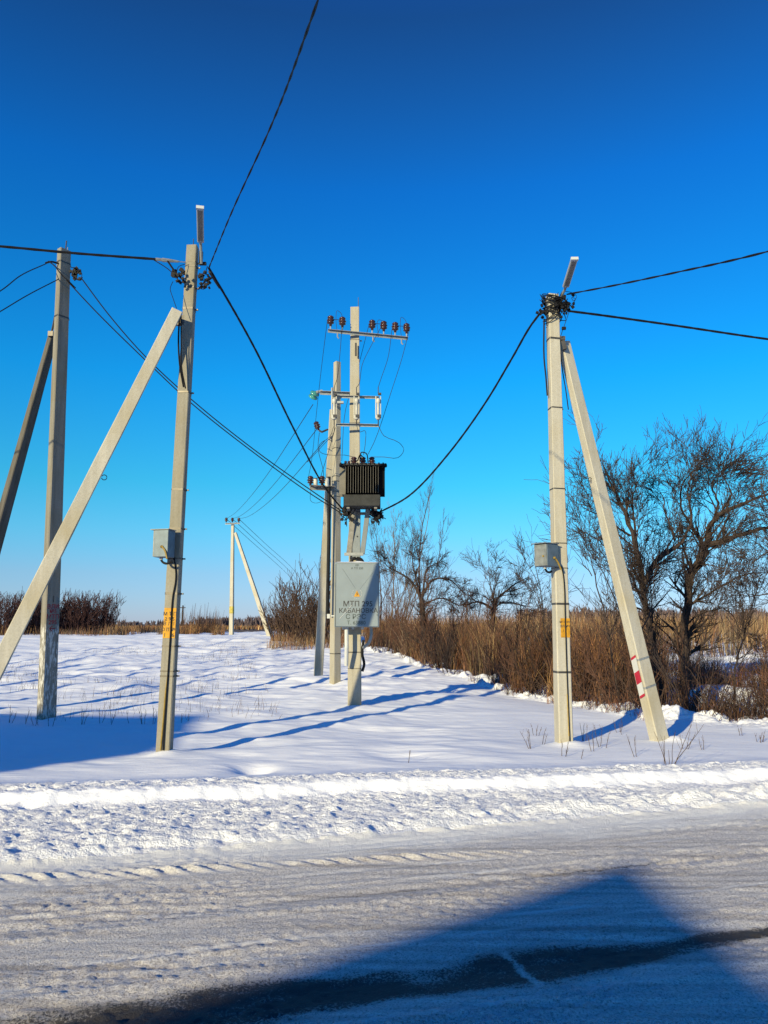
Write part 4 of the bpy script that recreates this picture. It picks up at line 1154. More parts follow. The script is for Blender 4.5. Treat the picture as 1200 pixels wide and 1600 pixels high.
span('overhead_cable', [P(886, 460, 11.4), P(960, 446, 10.6), P(1060, 425, 9.5), P(1200, 393, 8.0), Vector((8.2, 1.5, 4.9)), Vector((12, -6, 5.0))], 'thin cable rising to the right from cable-wound pole head', 2, .0085, .35, 50)
span('overhead_cable', [P(888, 486, 11.4), P(920, 490, 11.5), P(1050, 508, 11.9), P(1200, 530, 12.2), Vector((14, 13.2, 5.95)), Vector((30, 15.6, 6.9))], 'thick twisted cable leaving cable-wound pole towards the right', 4, .011, .5, 60)
# two lines from grey pole to the transformer
span('overhead_cable', [P(128, 436, 14.3), P(170, 492, 14.5), P(225, 555, 14.8), P(300, 625, 15.1), P(400, 705, 15.5), P(480, 762, 15.8), P(537, 801, 15.95)], 'upper of two dark cables from grey pole with red lettering to the transformer', 0, .012, .5, 40)
span('overhead_cable', [P(104, 438, 14.3), P(150, 487, 14.5), P(220, 556, 14.9), P(300, 631, 15.2), P(400, 710, 15.6), P(480, 768, 15.9), P(536, 804, 16.0)], 'lower of two dark cables from grey pole with red lettering to the transformer', 0, .012, .5, 40)
span('overhead_cable', [P(72, 412, 14.3), P(30, 432, 13.0), P(0, 455, 12.3), P(-160, 545, 11.0), P(-420, 640, 9.0)], 'single wire ending at upper clamp on grey pole with red lettering', 0, .010, .5, 30, mat='cable')
span('overhead_cable', [P(92, 436, 14.3), P(40, 463, 13.0), P(0, 487, 12.3), P(-160, 580, 11.0), P(-420, 690, 9.0)], 'single wire ending lower on grey pole with red lettering', 0, .010, .5, 30, mat='cable')
# high-voltage wires across the field
for k, (x0, y0, x1, dl) in enumerate(((489, 632, 353.5, 'nearest the bush-free field side'), (497, 668, 363, 'middle'), (508, 688, 373, 'beside the shrubs'))):
    a = P(x0, y0, 21.0); b = P(x1, 810.5, 61.7)
    b.z += 0
    m_ = a.lerp(b, .5) - Vector((0, 0, .55))
    span('power_line', [a, a.lerp(b, .25) - Vector((0, 0, .42)), m_, a.lerp(b, .75) - Vector((0, 0, .42)), b], ('wire from the green glass insulator to the distant A-frame pole', 'wire from the brown hook insulator to the distant A-frame pole', 'wire from below the hook insulator to the distant A-frame pole')[k], 0, .011, .5, 30, 'high-voltage wires over the field', 'wire', 'wire')
    c_ = P(445 + 8 * k, 893, 120)
    span('power_line', [b, P(395 + 9 * k, 848, 82), c_, P(480, 930, 170)], 'thin wire running on beyond the distant A-frame pole', 0, .02, .5, 24, 'wires beyond the distant pole', 'wire', 'wire')

# ------------------------------------------------------------------ vegetation
class Veg:
    """collects tapered branch tubes with few sides, numpy-free but cheap"""
    def __init__(s, seed): s.mb = MB(); s.rr = random.Random(seed); s.trunk = MB()
def grow(mb, rr, p, d, L, r, depth, spread=.7, up=.12, wob=.18, minr=.004, kids=(3, 5), ratio=.62, taper=.35):
    n = max(3, int(L / .22)) if depth > 0 else max(2, int(L / .16))
    n = min(n, 7)
    pts = [p.copy()]; rad = [r]
    q = p.copy(); dd = d.normalized()
    for k in range(n):
        dd = (dd + Vector((rr.gauss(0, wob), rr.gauss(0, wob), rr.gauss(0, wob) + up * .5))).normalized()
        q = q + dd * (L / n); pts.append(q.copy()); rad.append(max(minr * .8, r * (1 - (1 - taper) * (k + 1) / n)))
    mb.tube(pts, rad, 5 if r > .03 else (4 if r > .012 else 3), cap=False)
    if depth <= 0: return
    nk = rr.randint(*kids)
    for k in range(nk):
        t = rr.uniform(.3, 1.0) if k else 1.0
        idx = min(n, max(1, int(t * n)))
        base = pts[idx]; bd = (pts[idx] - pts[idx - 1]).normalized()
        ang = rr.uniform(.35, 1.0) * spread * (1.0 if k else .5)
        az = rr.uniform(0, 6.283)
        a, b, _ = frame(bd)
        nd = (bd * math.cos(ang) + (a * math.cos(az) + b * math.sin(az)) * math.sin(ang) + Vector((0, 0, up))).normalized()
        grow(mb, rr, base, nd, L * ratio * rr.uniform(.7, 1.25), max(minr, rad[idx] * rr.uniform(.5, .75)), depth - 1, spread, up, wob, minr, kids, ratio, taper)
def guided_tree(name, label, base, limbs, mat, seed, group=None, cat='tree', twig_depth=3, dense=1.0, minr=.005, twl=.66, jitter=.6, kids=(3, 5), spread=.95, up=.08):
    """limbs: list of (points, r0, r1); first limb is the trunk"""
    rr = random.Random(seed)
    root = thing(name, base, label, cat, group)
    tr = MB(); cr = MB()
    for li, (pts, r0, r1) in enumerate(limbs):
        c = through(pts, max(10, 5 * len(pts)))
        off = Vector((0, 0, 0)); cc_ = []
        for k, p in enumerate(c):
            f = k / (len(c) - 1)
            off = off + Vector((rr.gauss(0, .014), rr.gauss(0, .05) * jitter, rr.gauss(0, .01)))
            cc_.append(p + off * min(1, f * 3))
        rad = [r0 + (r1 - r0) * (k / (len(c) - 1)) ** .8 for k in range(len(c))]
        (tr if li == 0 else cr).tube(cc_, rad, 8 if r0 > .04 else 5, cap=False)
        Lc = sum((cc_[k + 1] - cc_[k]).length for k in range(len(cc_) - 1))
        nb = int(Lc * 9.0 * dense)
        for k in range(nb):
            f = rr.uniform(.22 if li == 0 else .1, 1.0)
            if k == 0: f = 1.0
            idx = min(len(c) - 1, max(1, int(f * (len(c) - 1))))
            bd = (cc_[idx] - cc_[idx - 1]).normalized(); a, b, _ = frame(bd)
            ang = rr.uniform(.3, 1.1) if k else .15; az = rr.uniform(0, 6.283)
            nd = (bd * math.cos(ang) + (a * math.cos(az) + b * math.sin(az)) * math.sin(ang) + Vector((0, 0, up))).normalized()
            grow(cr, rr, cc_[idx], nd, twl * rr.uniform(.55, 1.25), max(minr, rad[idx] * rr.uniform(.25, .5)), twig_depth - (1 if rr.random() < .4 else 0), spread, up, .10, minr, kids, .62)
    tr.build('trunk', mat, root, True); cr.build('crown', mat, root)
    return root
def gb(px, Y):
    """ground point under a photo column at a distance"""
    x = P(px, 1000, Y).x
    return Vector((x, Y, hz(x, Y) - .08))
def PL(lst, Y): return [P(a, b, Y) for a, b in lst]

# right-hand pair of trees
Y_ = 16.9
b0 = gb(1030, Y_)
guided_tree('bare_tree', 'bare tree with slim upright stems growing behind the striped strut', b0,
    [([b0] + PL([(1022, 1030), (1010, 950), (1004, 905)], Y_), .085, .06),
     (PL([(1004, 905), (990, 851), (975, 809), (955, 774), (942, 735)], Y_), .07, .012),
     (PL([(1006, 912), (1025, 873), (1055, 844), (1070, 809), (1062, 760), (1066, 732)], Y_), .065, .010),
     (PL([(998, 879), (994, 823), (990, 774), (1000, 746)], Y_), .04, .010),
     (PL([(985, 837), (960, 823), (930, 809), (900, 791)], Y_), .03, .008),
     (PL([(1012, 960), (985, 900), (945, 851), (905, 830)], Y_), .03, .008),
     (PL([(1055, 845), (1040, 802), (1030, 767)], Y_), .03, .008)], M['bark'], 101, dense=.92)
Y_ = 17.4
b0 = gb(1062, Y_)
guided_tree('bare_tree', 'bare forked tree with thick dark trunk and a twiggy nest-like clump', b0,
    [([b0] + PL([(1066, 1040), (1068, 960), (1082, 893), (1104, 852)], Y_), .115, .08),
     (PL([(1104, 852), (1113, 821), (1130, 805), (1165, 788), (1200, 774)], Y_), .08, .02),
     (PL([(1104, 852), (1145, 840), (1195, 826), (1240, 823)], Y_), .075, .02),
     (PL([(1100, 856), (1088, 830), (1066, 802), (1062, 760), (1078, 732)], Y_), .05, .010),
     (PL([(1113, 823), (1118, 788), (1110, 753), (1125, 732)], Y_), .04, .010),
     (PL([(1130, 807), (1140, 774), (1130, 746)], Y_), .035, .008),
     (PL([(1070, 950), (1110, 925), (1150, 900), (1200, 893)], Y_), .035, .010),
     (PL([(1068, 980), (1100, 960), (1130, 955), (1160, 990)], Y_), .025, .008)], M['bark'], 102, dense=.92)
mbn = MB(); rr_ = random.Random(5)
for k in range(260):
    p = P(1160 + rr_.gauss(0, 14), 738 + rr_.gauss(0, 11), 17.4 + rr_.gauss(0, .2))
    mbn.tube([p, p + Vector((rr_.uniform(.05, .35), rr_.gauss(0, .08), rr_.uniform(-.05, .25)))], .006, 3, cap=False)
tag(mbn.build('twig_clump', M['bark_brown'], bpy.data.objects['bare_tree.001']), None, None, None, 'stuff')
Y_ = 15.6
b0 = gb(1275, Y_)
guided_tree('bare_tree', 'bare tree at the far right reaching in with upright twigs', b0,
    [([b0] + PL([(1262, 960), (1248, 865)], Y_), .12, .08), (PL([(1248, 865), (1225, 816), (1205, 774), (1200, 740)], Y_), .05, .01), (PL([(1250, 900), (1215, 872), (1185, 865), (1165, 879)], Y_), .04, .01), (PL([(1255, 940), (1215, 925), (1180, 930)], Y_), .03, .01)], M['bark'], 103, dense=.8)
# saplings around the right pole
for px, Y_, tops, sd, lb in ((965, 16.4, [(950, 1000), (925, 900), (905, 820)], 111, 'leaning sapling with arching twigs between right pole and its strut'),
                            (1000, 16.0, [(992, 1010), (972, 930), (935, 860)], 112, 'thin bowed sapling behind the upper strut of right pole'),
                            (862, 19.5, [(850, 1000), (843, 920), (828, 865)], 113, 'slender sapling left of the pole wound with cable'),
                            (1140, 16.2, [(1150, 1030), (1165, 960), (1180, 900)], 114, 'thin sapling in the thicket beyond the forked tree')):
    b0 = gb(px, Y_)
    guided_tree('sapling', lb, b0, [([b0] + PL(tops, Y_), .028, .007), (PL([tops[0], (tops[0][0] + 25, tops[0][1] - 70), (tops[0][0] + 30, tops[0][1] - 140)], Y_), .018, .005), (PL([tops[1], (tops[1][0] - 22, tops[1][1] - 50)], Y_), .012, .005)], M['bark'], sd, dense=.55, cat='sapling', twig_depth=2, up=.16)
# tan saplings seen right of the cabinet
for px, Y_, tops, sd, lb, m_ in ((606, 37.0, [(610, 980), (612, 900), (613, 820)], 121, 'slim tan-stemmed sapling right beside the grey cabinet', 'bark_tan'),
                            (622, 36.0, [(628, 990), (640, 930), (655, 880), (672, 800)], 122, 'tan sapling leaning right behind the grey cabinet', 'bark_tan'),
                            (655, 33.0, [(658, 960), (655, 880), (662, 820), (676, 765)], 123, 'tall thin sapling standing above the spreading dark tree', 'bark_brown'),
                            (593, 41.0, [(594, 950), (590, 880), (585, 835)], 124, 'short twiggy sapling half hidden by the cabinet edge', 'bark_brown')):
    b0 = gb(px, Y_)
    guided_tree('sapling', lb, b0, [([b0] + PL(tops, Y_), .045, .012), (PL([tops[0], (tops[0][0] + 22, tops[0][1] - 60), (tops[0][0] + 32, tops[0][1] - 130)], Y_), .025, .008), (PL([tops[1], (tops[1][0] - 14, tops[1][1] - 60)], Y_), .018, .008)], M[m_], sd, dense=.42, cat='sapling', twig_depth=2, minr=.0045, up=.22, spread=.7)
# spreading dark trees in the hedge
b0 = gb(660, 31)
guided_tree('bare_tree', 'low spreading dark tree in the hedge right of the cabinet', b0,
    [([b0] + PL([(662, 970), (658, 935)], 31), .14, .09), (PL([(658, 935), (640, 905), (615, 890), (600, 880)], 31), .06, .015), (PL([(658, 935), (675, 905), (700, 905), (722, 925)], 31), .06, .015), (PL([(660, 930), (668, 890), (690, 875)], 31), .05, .012), (PL([(660, 945), (690, 935), (715, 945), (730, 950)], 31), .04, .012), (PL([(655, 930), (645, 880), (640, 850)], 31), .04, .01)],
    M['bark'], 131, dense=.8, minr=.0065, twl=.5, up=.0, twig_depth=3)
b0 = gb(768, 33)
guided_tree('bare_tree', 'crooked bare tree with limb bending right above the brown reeds', b0,
    [([b0] + PL([(770, 980), (771, 950)], 33), .15, .10), (PL([(771, 952), (776, 935), (795, 918), (812, 905), (830, 897)], 33), .07, .015), (PL([(770, 952), (750, 940), (735, 942), (722, 948)], 33), .06, .015), (PL([(780, 942), (800, 943), (820, 948), (835, 950)], 33), .05, .012), (PL([(772, 945), (765, 915), (760, 890)], 33), .04, .012), (PL([(795, 918), (805, 945)], 33), .03, .012)],
    M['bark'], 132, dense=.8, minr=.0065, twl=.8, up=.10, twig_depth=3)

def shrub(name, label, base, nst, hgt, spread, mat, seed, group=None, r=.018, depth=2, minr=.006, cat='shrub', foot=.45):
    rr = random.Random(seed); root = thing(name, base, label, cat, group); mb = MB(); cr = MB()
    for k in range(nst):
        az = rr.uniform(0, 6.283); q = base + Vector((math.cos(az), math.sin(az), 0)) * (rr.uniform(0, 1) ** .6 * foot)
        out = rr.uniform(0, 1) ** .7
        d = Vector((math.cos(az) * out * spread * .5, math.sin(az) * out * spread * .5, 1)).normalized()
        L = hgt * rr.uniform(.55, 1.0)
        pts = [q]; dd = d
        for j in range(6):
            dd = (dd + Vector((rr.gauss(0, .06), rr.gauss(0, .06), .05))).normalized(); pts.append(pts[-1] + dd * (L / 6))
        mb.tube(pts, [r * (1 - .7 * j / 6) for j in range(7)], 4, cap=False)
        for j in range(rr.randint(4, 8)):
            i = rr.randint(2, 6); a, b, _ = frame(dd); an = rr.uniform(0, 6.283)
            nd = (dd + (a * math.cos(an) + b * math.sin(an)) * rr.uniform(.3, .8)).normalized()
            grow(cr, rr, pts[i], nd, L * rr.uniform(.12, .28), r * .45, depth - 1, .6, .15, .15, minr, (2, 4), .6)
    mb.build('stems', mat, root); cr.build('crown', mat, root)
    return root
# bush left of the transformer poles
for k, (px, Y_, hgt, lb) in enumerate(((459, 46, 3.2, 'dense bare bush beside the foot of the distant strut'), (480, 44, 3.8, 'tall rounded bare bush left of the strain pole'), (503, 43, 3.2, 'bare bush partly behind the strain pole strut'), (443, 48, 2.2, 'small bare bush at the left end of the hedge'))):
    shrub('bare_bush', lb, gb(px, Y_), 46, hgt, 1.0, M['bark_brown'], 140 + k, 'bare bushes left of the strain pole', .028, 2, .012, 'bush', .8)
# willow hedge at far left
for k, (px, Y_, hgt, lb) in enumerate(((8, 62, 4.6, 'dark willow clump at outer end of the hedge behind grey pole'), (45, 64, 4.5, 'willow clump seen through gap between leaning strut and grey pole'), (85, 66, 4.6, 'willow clump directly behind grey pole with red lettering'), (118, 66, 4.7, 'reddish willow clump just right of grey pole'), (150, 67, 4.6, 'willow clump with upright shoots at inner end of hedge'), (-40, 62, 4.6, 'willow clump beyond the strut of the left pole'))):
    shrub('willow_bush', lb, gb(px, Y_), 120, hgt * .64, .6, M['bark_red'], 150 + k, 'willow clumps in the hedge behind grey pole', .028, 2, .014, 'bush', 1.5)

M['bark_rust'] = plain('rust_twigs', (.085, .045, .032), .9, 0, .35, 15, spec=.1)
for k, (px, Y_, hgt, lb) in enumerate(((600, 39, 4.4, 'tall thin rust-brown shrub showing just right of the grey cabinet'), (632, 35, 4.2, 'upright rust-brown shrub between the cabinet and the low spreading tree'), (690, 30, 3.4, 'rust-brown shrub right of the low spreading tree'), (722, 29, 3.0, 'rust-brown shrub between the low spreading and the crooked tree'), (800, 24, 2.3, 'rust-brown shrub right of the crooked tree'))):
    shrub('tall_shrub', lb, gb(px, Y_), 17, hgt, .9, M['bark_rust'], 180 + k, 'tall shrubs right of the cabinet', .016, 2, .006, 'shrub', .8)
rr_ = random.Random(31)
for k in range(36):
    x = rr_.uniform(-.2, 10.5); y = float(ybound(x)) + rr_.uniform(.3, 3.5) * (1 + .05 * max(0, float(ybound(x)) - 15))
    b0 = Vector((x, y, hz(x, y) - .05))
    shrub('low_bush', ('low tangled dark bush among the weeds of the thicket edge', 'low tangled rust-brown bush at the edge of the thicket')[1 if k % 3 else 0], b0, rr_.randint(9, 16), rr_.uniform(1.0, 2.1), 1.5, M['bark_rust'] if k % 3 else M['bark'], 400 + k, ('dark low bushes along the thicket edge', 'rust-brown low bushes along the thicket edge')[1 if k % 3 else 0], .011, 2, .005, 'bush', .35)
# ---- dry reeds and grasses: uncountable, so one object each
def blades(name, pts, hgt, wid, lean, cols, label, cat, seg=3, clump=.35, edge=0):
    """pts Nx2 ground positions; one bent tapered ribbon per blade, random facing"""
    g = np.random.default_rng(abs(hash(name)) % 1000 if False else len(pts))
    n = len(pts)
    z0 = H(pts[:, 0], pts[:, 1]) - .03
    az = g.uniform(0, 2 * np.pi, n); la = g.uniform(0, 2 * np.pi, n)
    cid = (np.floor(pts[:, 0] / clump + .7 * vnoise(pts[:, 0] * 3, pts[:, 1] * 3, 5)) * 7919 + np.floor(pts[:, 1] / clump) * 104729).astype(np.int64)
    ch = _hash(cid, cid * 0 + 3, 1); ch2 = _hash(cid, cid * 0 + 9, 2)
    hh = hgt * g.uniform(.45, 1.1, n) * (.62 + .55 * ch) * (.8 + .5 * vnoise(pts[:, 0] / 2.5, pts[:, 1] / 2.5, 8)) * (.30 + .70 * sstep(.0, edge, pts[:, 1] - ybound(pts[:, 0])) if edge else 1.0); ln = lean * g.normal(0, .8, n) * hh
    la = np.where(g.random(n) < .6, ch2 * 6.283 + g.normal(0, .5, n), la); ln = np.where(g.random(n) < .6, np.abs(ln) + lean * .7 * hh * ch, ln)
    sx, sy = np.cos(az), np.sin(az)
    lx, ly = np.cos(la) * ln + .06 * hh, np.sin(la) * ln
    verts = []; 
    for k in range(seg + 1):
        t = k / seg
        wd = wid * (1 - .75 * t) * g.uniform(.7, 1.3, n) / 2
        cx_ = pts[:, 0] + lx * t ** 1.7; cy_ = pts[:, 1] + ly * t ** 1.7; cz_ = z0 + hh * (t - .12 * np.abs(ln / np.maximum(hh, .01)) * t * t)
        verts.append(np.stack([cx_ - sx * wd, cy_ - sy * wd, cz_], -1)); verts.append(np.stack([cx_ + sx * wd, cy_ + sy * wd, cz_], -1))
    Vv = np.stack(verts, 1).reshape(-1, 3)
    b = np.arange(n) * (2 * (seg + 1))
    q = np.concatenate([np.stack([b + 2 * k, b + 2 * k + 1, b + 2 * k + 3, b + 2 * k + 2], -1) for k in range(seg)], 0)
    me = fast_mesh(name, Vv, q, M['blade'])
    ci = np.where(g.random(n) < .6, (ch2 * 977 % 1 * len(cols)).astype(int), g.integers(0, len(cols), n))
    c = np.array(cols)[ci] * g.uniform(.6, 1.6, (n, 1)) * (.65 + .6 * ch[:, None])
    lf = fbm(pts[:, 0] / 2.2, pts[:, 1] / 2.2, 17, 2)
    c = c * np.stack([1 + .55 * lf, 1 + .25 * lf, 1 - .2 * lf], -1) * np.clip(1 + .8 * fbm(pts[:, 0] / 1.3, pts[:, 1] / 3.0, 18, 2), .4, 1.6)[:, None]
    c = np.repeat(np.concatenate([c, np.ones((n, 1))], 1), 2 * (seg + 1), 0)
    a_ = me.attributes.new('tint', 'FLOAT_COLOR', 'POINT'); a_.data.foreach_set('color', c.astype(np.float32).ravel())
    o = bpy.data.objects.new(name, me); col.objects.link(o)
    tag(o, label, cat, None, 'stuff'); return o
BROWN = [(.115, .058, .036), (.14, .076, .046), (.075, .040, .03), (.17, .095, .058), (.125, .055, .034)]
DARKB = [(.050, .030, .026), (.070, .042, .032), (.036, .024, .023), (.095, .056, .038)]
GOLD = [(.22, .145, .07), (.18, .11, .052), (.26, .175, .09), (.14, .082, .045)]
def scatter(n, x0, x1, y0, y1, cond, g):
    out = []
    tot = 0
    while tot < n:
        x = g.uniform(x0, x1, n); y = g.uniform(y0, y1, n)
        k = cond(x, y); out.append(np.stack([x[k], y[k]], -1)); tot += int(k.sum())
        if not k.any(): break
    return np.concatenate(out, 0)[:n]
g = np.random.default_rng(5)
dn = lambda x, y: y - ybound(x)
patch = lambda x, y, s, th: fbm(x / 1.1, y / 1.1, s, 2) > th
pts = scatter(2600, 1.5, 14, 13, 30, lambda x, y: (dn(x, y) > -.9) & (dn(x, y) < 1.2) & (vnoise(x * 1.7, y * 1.7, 46) > .12), g)
blades('edge_weeds', pts, .55, .009, .5, DARKB + BROWN, 'short brown weeds scattered along the snowy edge of the thicket', 'weeds', 3, .25)
pts = scatter(16000, 3.0, 19, 13, 27, lambda x, y: (dn(x, y) > .6 + 1.4 * vnoise(x * 1.3, y * 1.3, 44)) & patch(x, y, 201, -.02) & (x < .62 * y + 1), g)
blades('dry_thicket', pts, 1.15, .014, .5, DARKB + DARKB + BROWN, 'tangled brown weeds and shoots in the thicket under the bare trees', 'weeds', 3, .3, 3.0)
pts = scatter(19000, -1.0, 10, 18, 44, lambda x, y: (dn(x, y) > .4 + 1.6 * np.abs(vnoise(x * 1.1, y * 1.1, 45))) & (x < .36 * y) & (dn(x, y) < 15) & patch(x, y, 203, .0), g)
blades('dry_reeds', pts, 2.2, .017, .36, BROWN + BROWN + DARKB + GOLD, 'tall brown dry reeds along the hedge right of transformer pole', 'reeds', 3, .35, 3.2)
pts = scatter(30000, -4, 60, 33, 95, lambda x, y: (dn(x, y) > 9) & (x < .62 * y), g)
blades('reed_field', pts, 2.1, .03, .18, GOLD + GOLD + BROWN, 'golden reed field stretching away beyond the thicket', 'reeds', 2, .8)
# brown grass skirting the bushes by the strain pole and the far-left willows
pts = scatter(3500, -8.5, -.2, 36, 52, lambda x, y: (np.abs(x - (-.094 * y)) < 2.3) & (y > 40), g)
blades('bush_skirt_grass', pts, 1.0, .02, .2, BROWN + GOLD, 'brown grass at the feet of the bushes left of the strain pole', 'grass')
pts = scatter(7000, -42, -16, 58, 78, lambda x, y: (y > 60 - 1.0 * np.sin(x)) & (x < -.33 * y), g)
blades('hedge_skirt_grass', pts, .9, .03, .25, GOLD + BROWN + DARKB, 'pale dry grass below the willow hedge', 'grass')
pts = scatter(5500, -28, -10, 64, 92, lambda x, y: (x > -.36 * y) & (x < -.205 * y) & (fbm(x / 1.5, y * 0, 207, 2) > -.12), g)
blades('horizon_weeds', pts, 1.0, .03, .22, BROWN + GOLD, 'tawny weeds standing along the snowy field horizon', 'weeds')
pts = scatter(420, -28, -12, 66, 84, lambda x, y: (x > -.36 * y) & (x < -.21 * y) & (fbm(x / 1.5, y * 0, 207, 2) > .0), g)
blades('tall_weed_stalks', pts, 2.7, .05, .08, DARKB, 'sparse tall dark weed stalks above the tawny horizon weeds', 'weeds')
pts = scatter(1500, -14, 0, 14, 48, lambda x, y: (x > -.55 * y) & (fbm(x / 2.2, y / 2.2, 209, 2) > .05) & (x < -.2 * y + 1), g)
blades('field_stalks', pts, .38, .008, .3, DARKB, 'sparse thin weed stalks poking out of the snow field', 'weeds')
pts = scatter(26000, -160, 200, 110, 420, lambda x, y: np.abs(x) < .62 * y, g)
blades('far_field_grass', pts, 1.1, .25, .15, BROWN + GOLD, 'brown far field of dry grass under the horizon', 'grass', 2)
# snow-flecked tangles: arching bramble stems near the right pole
mb = MB(); rr_ = random.Random(77)
for k in range(520):
    x = rr_.uniform(3.4, 10.5); y = float(ybound(x)) + rr_.uniform(.1, 3.2)
    p = Vector((x, y, hz(x, y))); az = rr_.uniform(0, 6.283); L = rr_.uniform(.5, 1.5)
    pts = [p]
    dd = Vector((math.cos(az) * .5, math.sin(az) * .5, 1)).normalized()
    for j in range(5):
        dd = (dd + Vector((rr_.gauss(0, .15), rr_.gauss(0, .15), -.18))).normalized(); pts.append(pts[-1] + dd * L / 5)
    mb.tube(pts, [.008 * (1 - .12 * j) for j in range(6)], 3, cap=False)
tag(mb.build('bramble_tangle', M['bark_brown'], None), 'arching bare bramble stems edging the snow under the trees', 'brambles', None, 'stuff')
# distant woods
mb = MB()
for k in range(900):
    f = rr_.random()
    if k < 560: y = rr_.uniform(330, 430); x = y * rr_.uniform(.18, .60); hgt = rr_.uniform(5, 10)
    elif k < 760: y = rr_.uniform(600, 760); x = y * rr_.uniform(-.24, -.06); hgt = rr_.uniform(4, 9) * (1 + 3 * 0)
    else: y = rr_.uniform(700, 900); x = y * rr_.uniform(-.60, -.2); hgt = rr_.uniform(3, 7)
    z = hz(x, y); wd = hgt * rr_.uniform(.35, .6)
    for j in range(7):
        az = rr_.uniform(0, 6.283); d = Vector((math.cos(az) * wd * .6, math.sin(az) * wd * .6, hgt * rr_.uniform(.7, 1)))
        p = Vector((x + rr_.gauss(0, wd * .3), y + rr_.gauss(0, wd * .3), z))
        mb.tube([p, p + d * .6, p + d], [.3, .5, .08], 4, cap=False)
tag(mb.build('far_woods', plain('far_woods_bark', (.10, .075, .085), .9), None), 'far-off leafless woods along the horizon', 'woods', None, 'stuff')
b0 = gb(1148, 48)
shrub('bare_bush', 'rounded bare bush standing alone out in the golden reed field', b0, 12, 4.2, 1.3, M['bark_brown'], 171, None, .03, 2, .009, 'bush', .5)

# ---- foreground weeds poking through the snow
def weed(base, stems, seed, label, group):
    rr = random.Random(seed); mb = MB()
    for dx, L, br in stems:
        dd = Vector((dx, rr.gauss(0, .1), 1)).normalized(); pts = [Vector(base) + Vector((dx * .12 + rr.gauss(0, .01), rr.gauss(0, .03), -.03))]
        for j in range(5):
            dd = (dd + Vector((rr.gauss(0, .06), rr.gauss(0, .06), 0))).normalized(); pts.append(pts[-1] + dd * L / 5)
        mb.tube(pts, [.0042, .004, .0036, .003, .0025, .002], 4, cap=False)
        for j in range(br):
            i = rr.randint(2, 4); nd = (dd + Vector((rr.gauss(0, .6), rr.gauss(0, .4), .2))).normalized()
            mb.tube([pts[i], pts[i] + nd * L * .12, pts[i] + nd * L * .2 + Vector((0, 0, .03))], [.0026, .002, .0016], 3, cap=False)
    o = mb.build('dry_weed', M['weed'], None); tag(o, label, 'weed', group); return o
def gp(px, py, dz=0):
    """point of the near snow seen at a pixel"""
    Y = 5.0
    for _ in range(60):
        p = P(px, py, Y)
        if p.z <= hz(p.x, p.y): break
        Y += .15
    return Vector((p.x, p.y, hz(p.x, p.y)))
weed(gp(1043, 1195), [(-.2, .42, 1), (-.1, .3, 1), (0, .36, 1), (.45, .55, 2), (.6, .62, 2), (.25, .4, 1), (.1, .2, 0)], 1, 'fan of tall dry stems in the snow in front of the striped strut', None)
rr_ = random.Random(9)
for k, (px, py, L) in enumerate(((995, 1183, .35), (926, 1176, .3), (940, 1170, .32), (975, 1150, .25), (1075, 1172, .25), (1098, 1172, .22), (1185, 1162, .2), (1190, 1160, .18), (845, 1165, .25), (832, 1172, .28), (838, 1150, .22), (905, 1185, .2), (880, 1182, .22), (965, 1145, .25), (912, 1158, .3), (1160, 1150, .2), (630, 1195, .2))):
    weed(gp(px, py), [(rr_.uniform(-.3, .3), L * rr_.uniform(.7, 1.1), 2) for _ in range(rr_.randint(1, 3))], 20 + k, 'thin dry weed stem poking out of the smooth snow near the right pole', 'dry weeds in the snow near the right pole')
rr_ = random.Random(19)
for k in range(12):
    weed(gp(rr_.uniform(5, 330), rr_.uniform(1040, 1130)), [(rr_.uniform(-.4, .4), rr_.uniform(.15, .35), 3) for _ in range(rr_.randint(1, 3))], 60 + k, 'small branched dry weed in the snow near the grey pole', 'dry weeds in the snow near the grey pole')

# ------------------------------------------------------------------ houses across the road (behind the photographer): their shadows lie on snow and road
def world_pa(p, a): return Vector((p * SDY + a * SDX, -p * SDX + a * SDY, 0))
def window_on(root, c, hx, hz_, nrm):
    nrm = Vector(nrm); rt_ = Vector((0, 0, 1)).cross(nrm)
    rot = Matrix((rt_, nrm, Vector((0, 0, 1)))).transposed()
    mb = MB(); mb.box(c, (hx, .05, hz_), rot); o = mb.build('window', M['white'], root)
    mb = MB()
    for s_ in (-1, 1): mb.box(Vector(c) + rt_ * s_ * hx * .47 + nrm * .052, (hx * .42, .004, hz_ * .88), rot)
    mb.build('pane', M['pane'], o)
T = math.tan(SUN_EL)
# gabled house, ridge runs away from the road
AH = -17.0
cor = world_pa(-1.58, AH); hr = (5.95 - AH) * T
rx, ry = cor.x, cor.y
rootH = thing('house', (rx, ry, 0), 'low gabled house across the road behind the viewpoint', 'house')
half, Lh, pitch = 3.2, 8.0, .57
eh = hr - half * pitch
mb = MB(); mb.prism([(rx - half + .3, ry - .3, -.3), (rx + half - .3, ry - .3, -.3), (rx + half - .3, ry - .3, eh), (rx, ry - .3, hr - .25), (rx - half + .3, ry - .3, eh)], (0, -Lh + .6, 0)); mb.build('wall', M['brick'], rootH)
mb = MB()
mb.prism([(rx - half, ry, eh), (rx, ry, hr - .1), (rx + half, ry, eh), (rx + half, ry, eh + .1), (rx, ry, hr), (rx - half, ry, eh + .1)], (0, -Lh, 0)); rf = mb.build('roof', M['roof'], rootH)
mb = MB(); mb.box((rx + .8, ry - 5.5, hr - .1), (.25, .25, .6)); mb.build('chimney', M['brick'], rf)
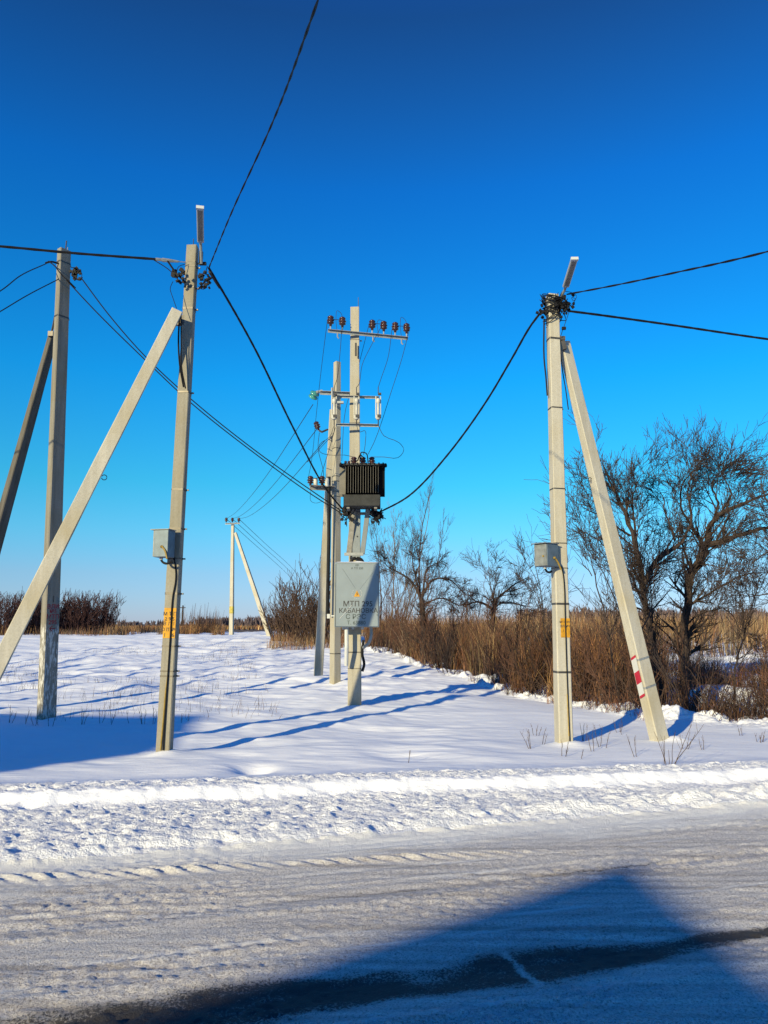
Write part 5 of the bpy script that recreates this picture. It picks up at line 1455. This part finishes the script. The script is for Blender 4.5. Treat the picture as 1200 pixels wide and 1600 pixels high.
wv0 = world_pa(-.75, AH - 6); hw_ = (4.55 - AH + 6) * T
mb = MB(); mb.box((wv0.x + 4.0, wv0.y - 2.5, hw_ / 2 - .2), (4.0, 2.5, hw_ / 2)); wg = mb.build('wing', M['brick'], rootH)
mb = MB(); mb.box((wv0.x + 4.0, wv0.y - 2.5, hw_ - .15), (4.1, 2.6, .06)); mb.build('wing_roof', M['roof'], rootH)
for xo in (-1.2, 1.2): window_on(rootH, (rx + xo, ry - .27, 1.7), .45, .6, (0, 1, 0))
# flat-roofed building further left
A2 = -14.0
cor = world_pa(-10.75, A2); h2 = (10.8 - A2) * T
rootK = thing('building', (cor.x, cor.y, 0), 'flat-roofed rendered building across the road far to the left', 'building')
mb = MB(); mb.box((cor.x - 4.5, cor.y - 1.9, h2 / 2 - .2), (4.5, 1.8, h2 / 2)); mb.build('wall', M['brick'], rootK)
mb = MB(); mb.box((cor.x - 4.5, cor.y - 1.9, h2 - .1), (4.6, 1.9, .1)); mb.build('roof', M['roof'], rootK)
for k in range(3):
    for z in (1.7, 4.6): window_on(rootK, (cor.x - 1.6 - 2.8 * k, cor.y - .08, z), .6, .7, (0, 1, 0))

# row of slim poplars off to the left, whose long shadows stripe the snow field
for k, (p_, a_, ht) in enumerate(((-16.2, 1.0, 8.5), (-18.1, 2.0, 9.5), (-19.8, 2.0, 8.6), (-21.6, 3.0, 10), (-23.2, 2.5, 9.0), (-24.9, 3.5, 10.5), (-26.8, 3.0, 9.5), (-28.9, 4.0, 10.5), (-31.2, 4.5, 11), (-33.6, 5.0, 11))):
    b0 = world_pa(p_, a_); b0.z = hz(b0.x, b0.y) - .1
    guided_tree('poplar', 'slim leafless poplar in a row beyond the left edge of the field', b0, [([b0, b0 + Vector((.05, 0, ht * .4)), b0 + Vector((-.05, .05, ht * .75)), b0 + Vector((0, 0, ht))], .10, .02)], M['bark'], 300 + k, 'poplars beyond the left edge of the field', dense=.35, twig_depth=1, minr=.012, twl=.9, up=.5, spread=.4)
for o in bpy.data.objects:
    if '_org' in o: del o['_org']
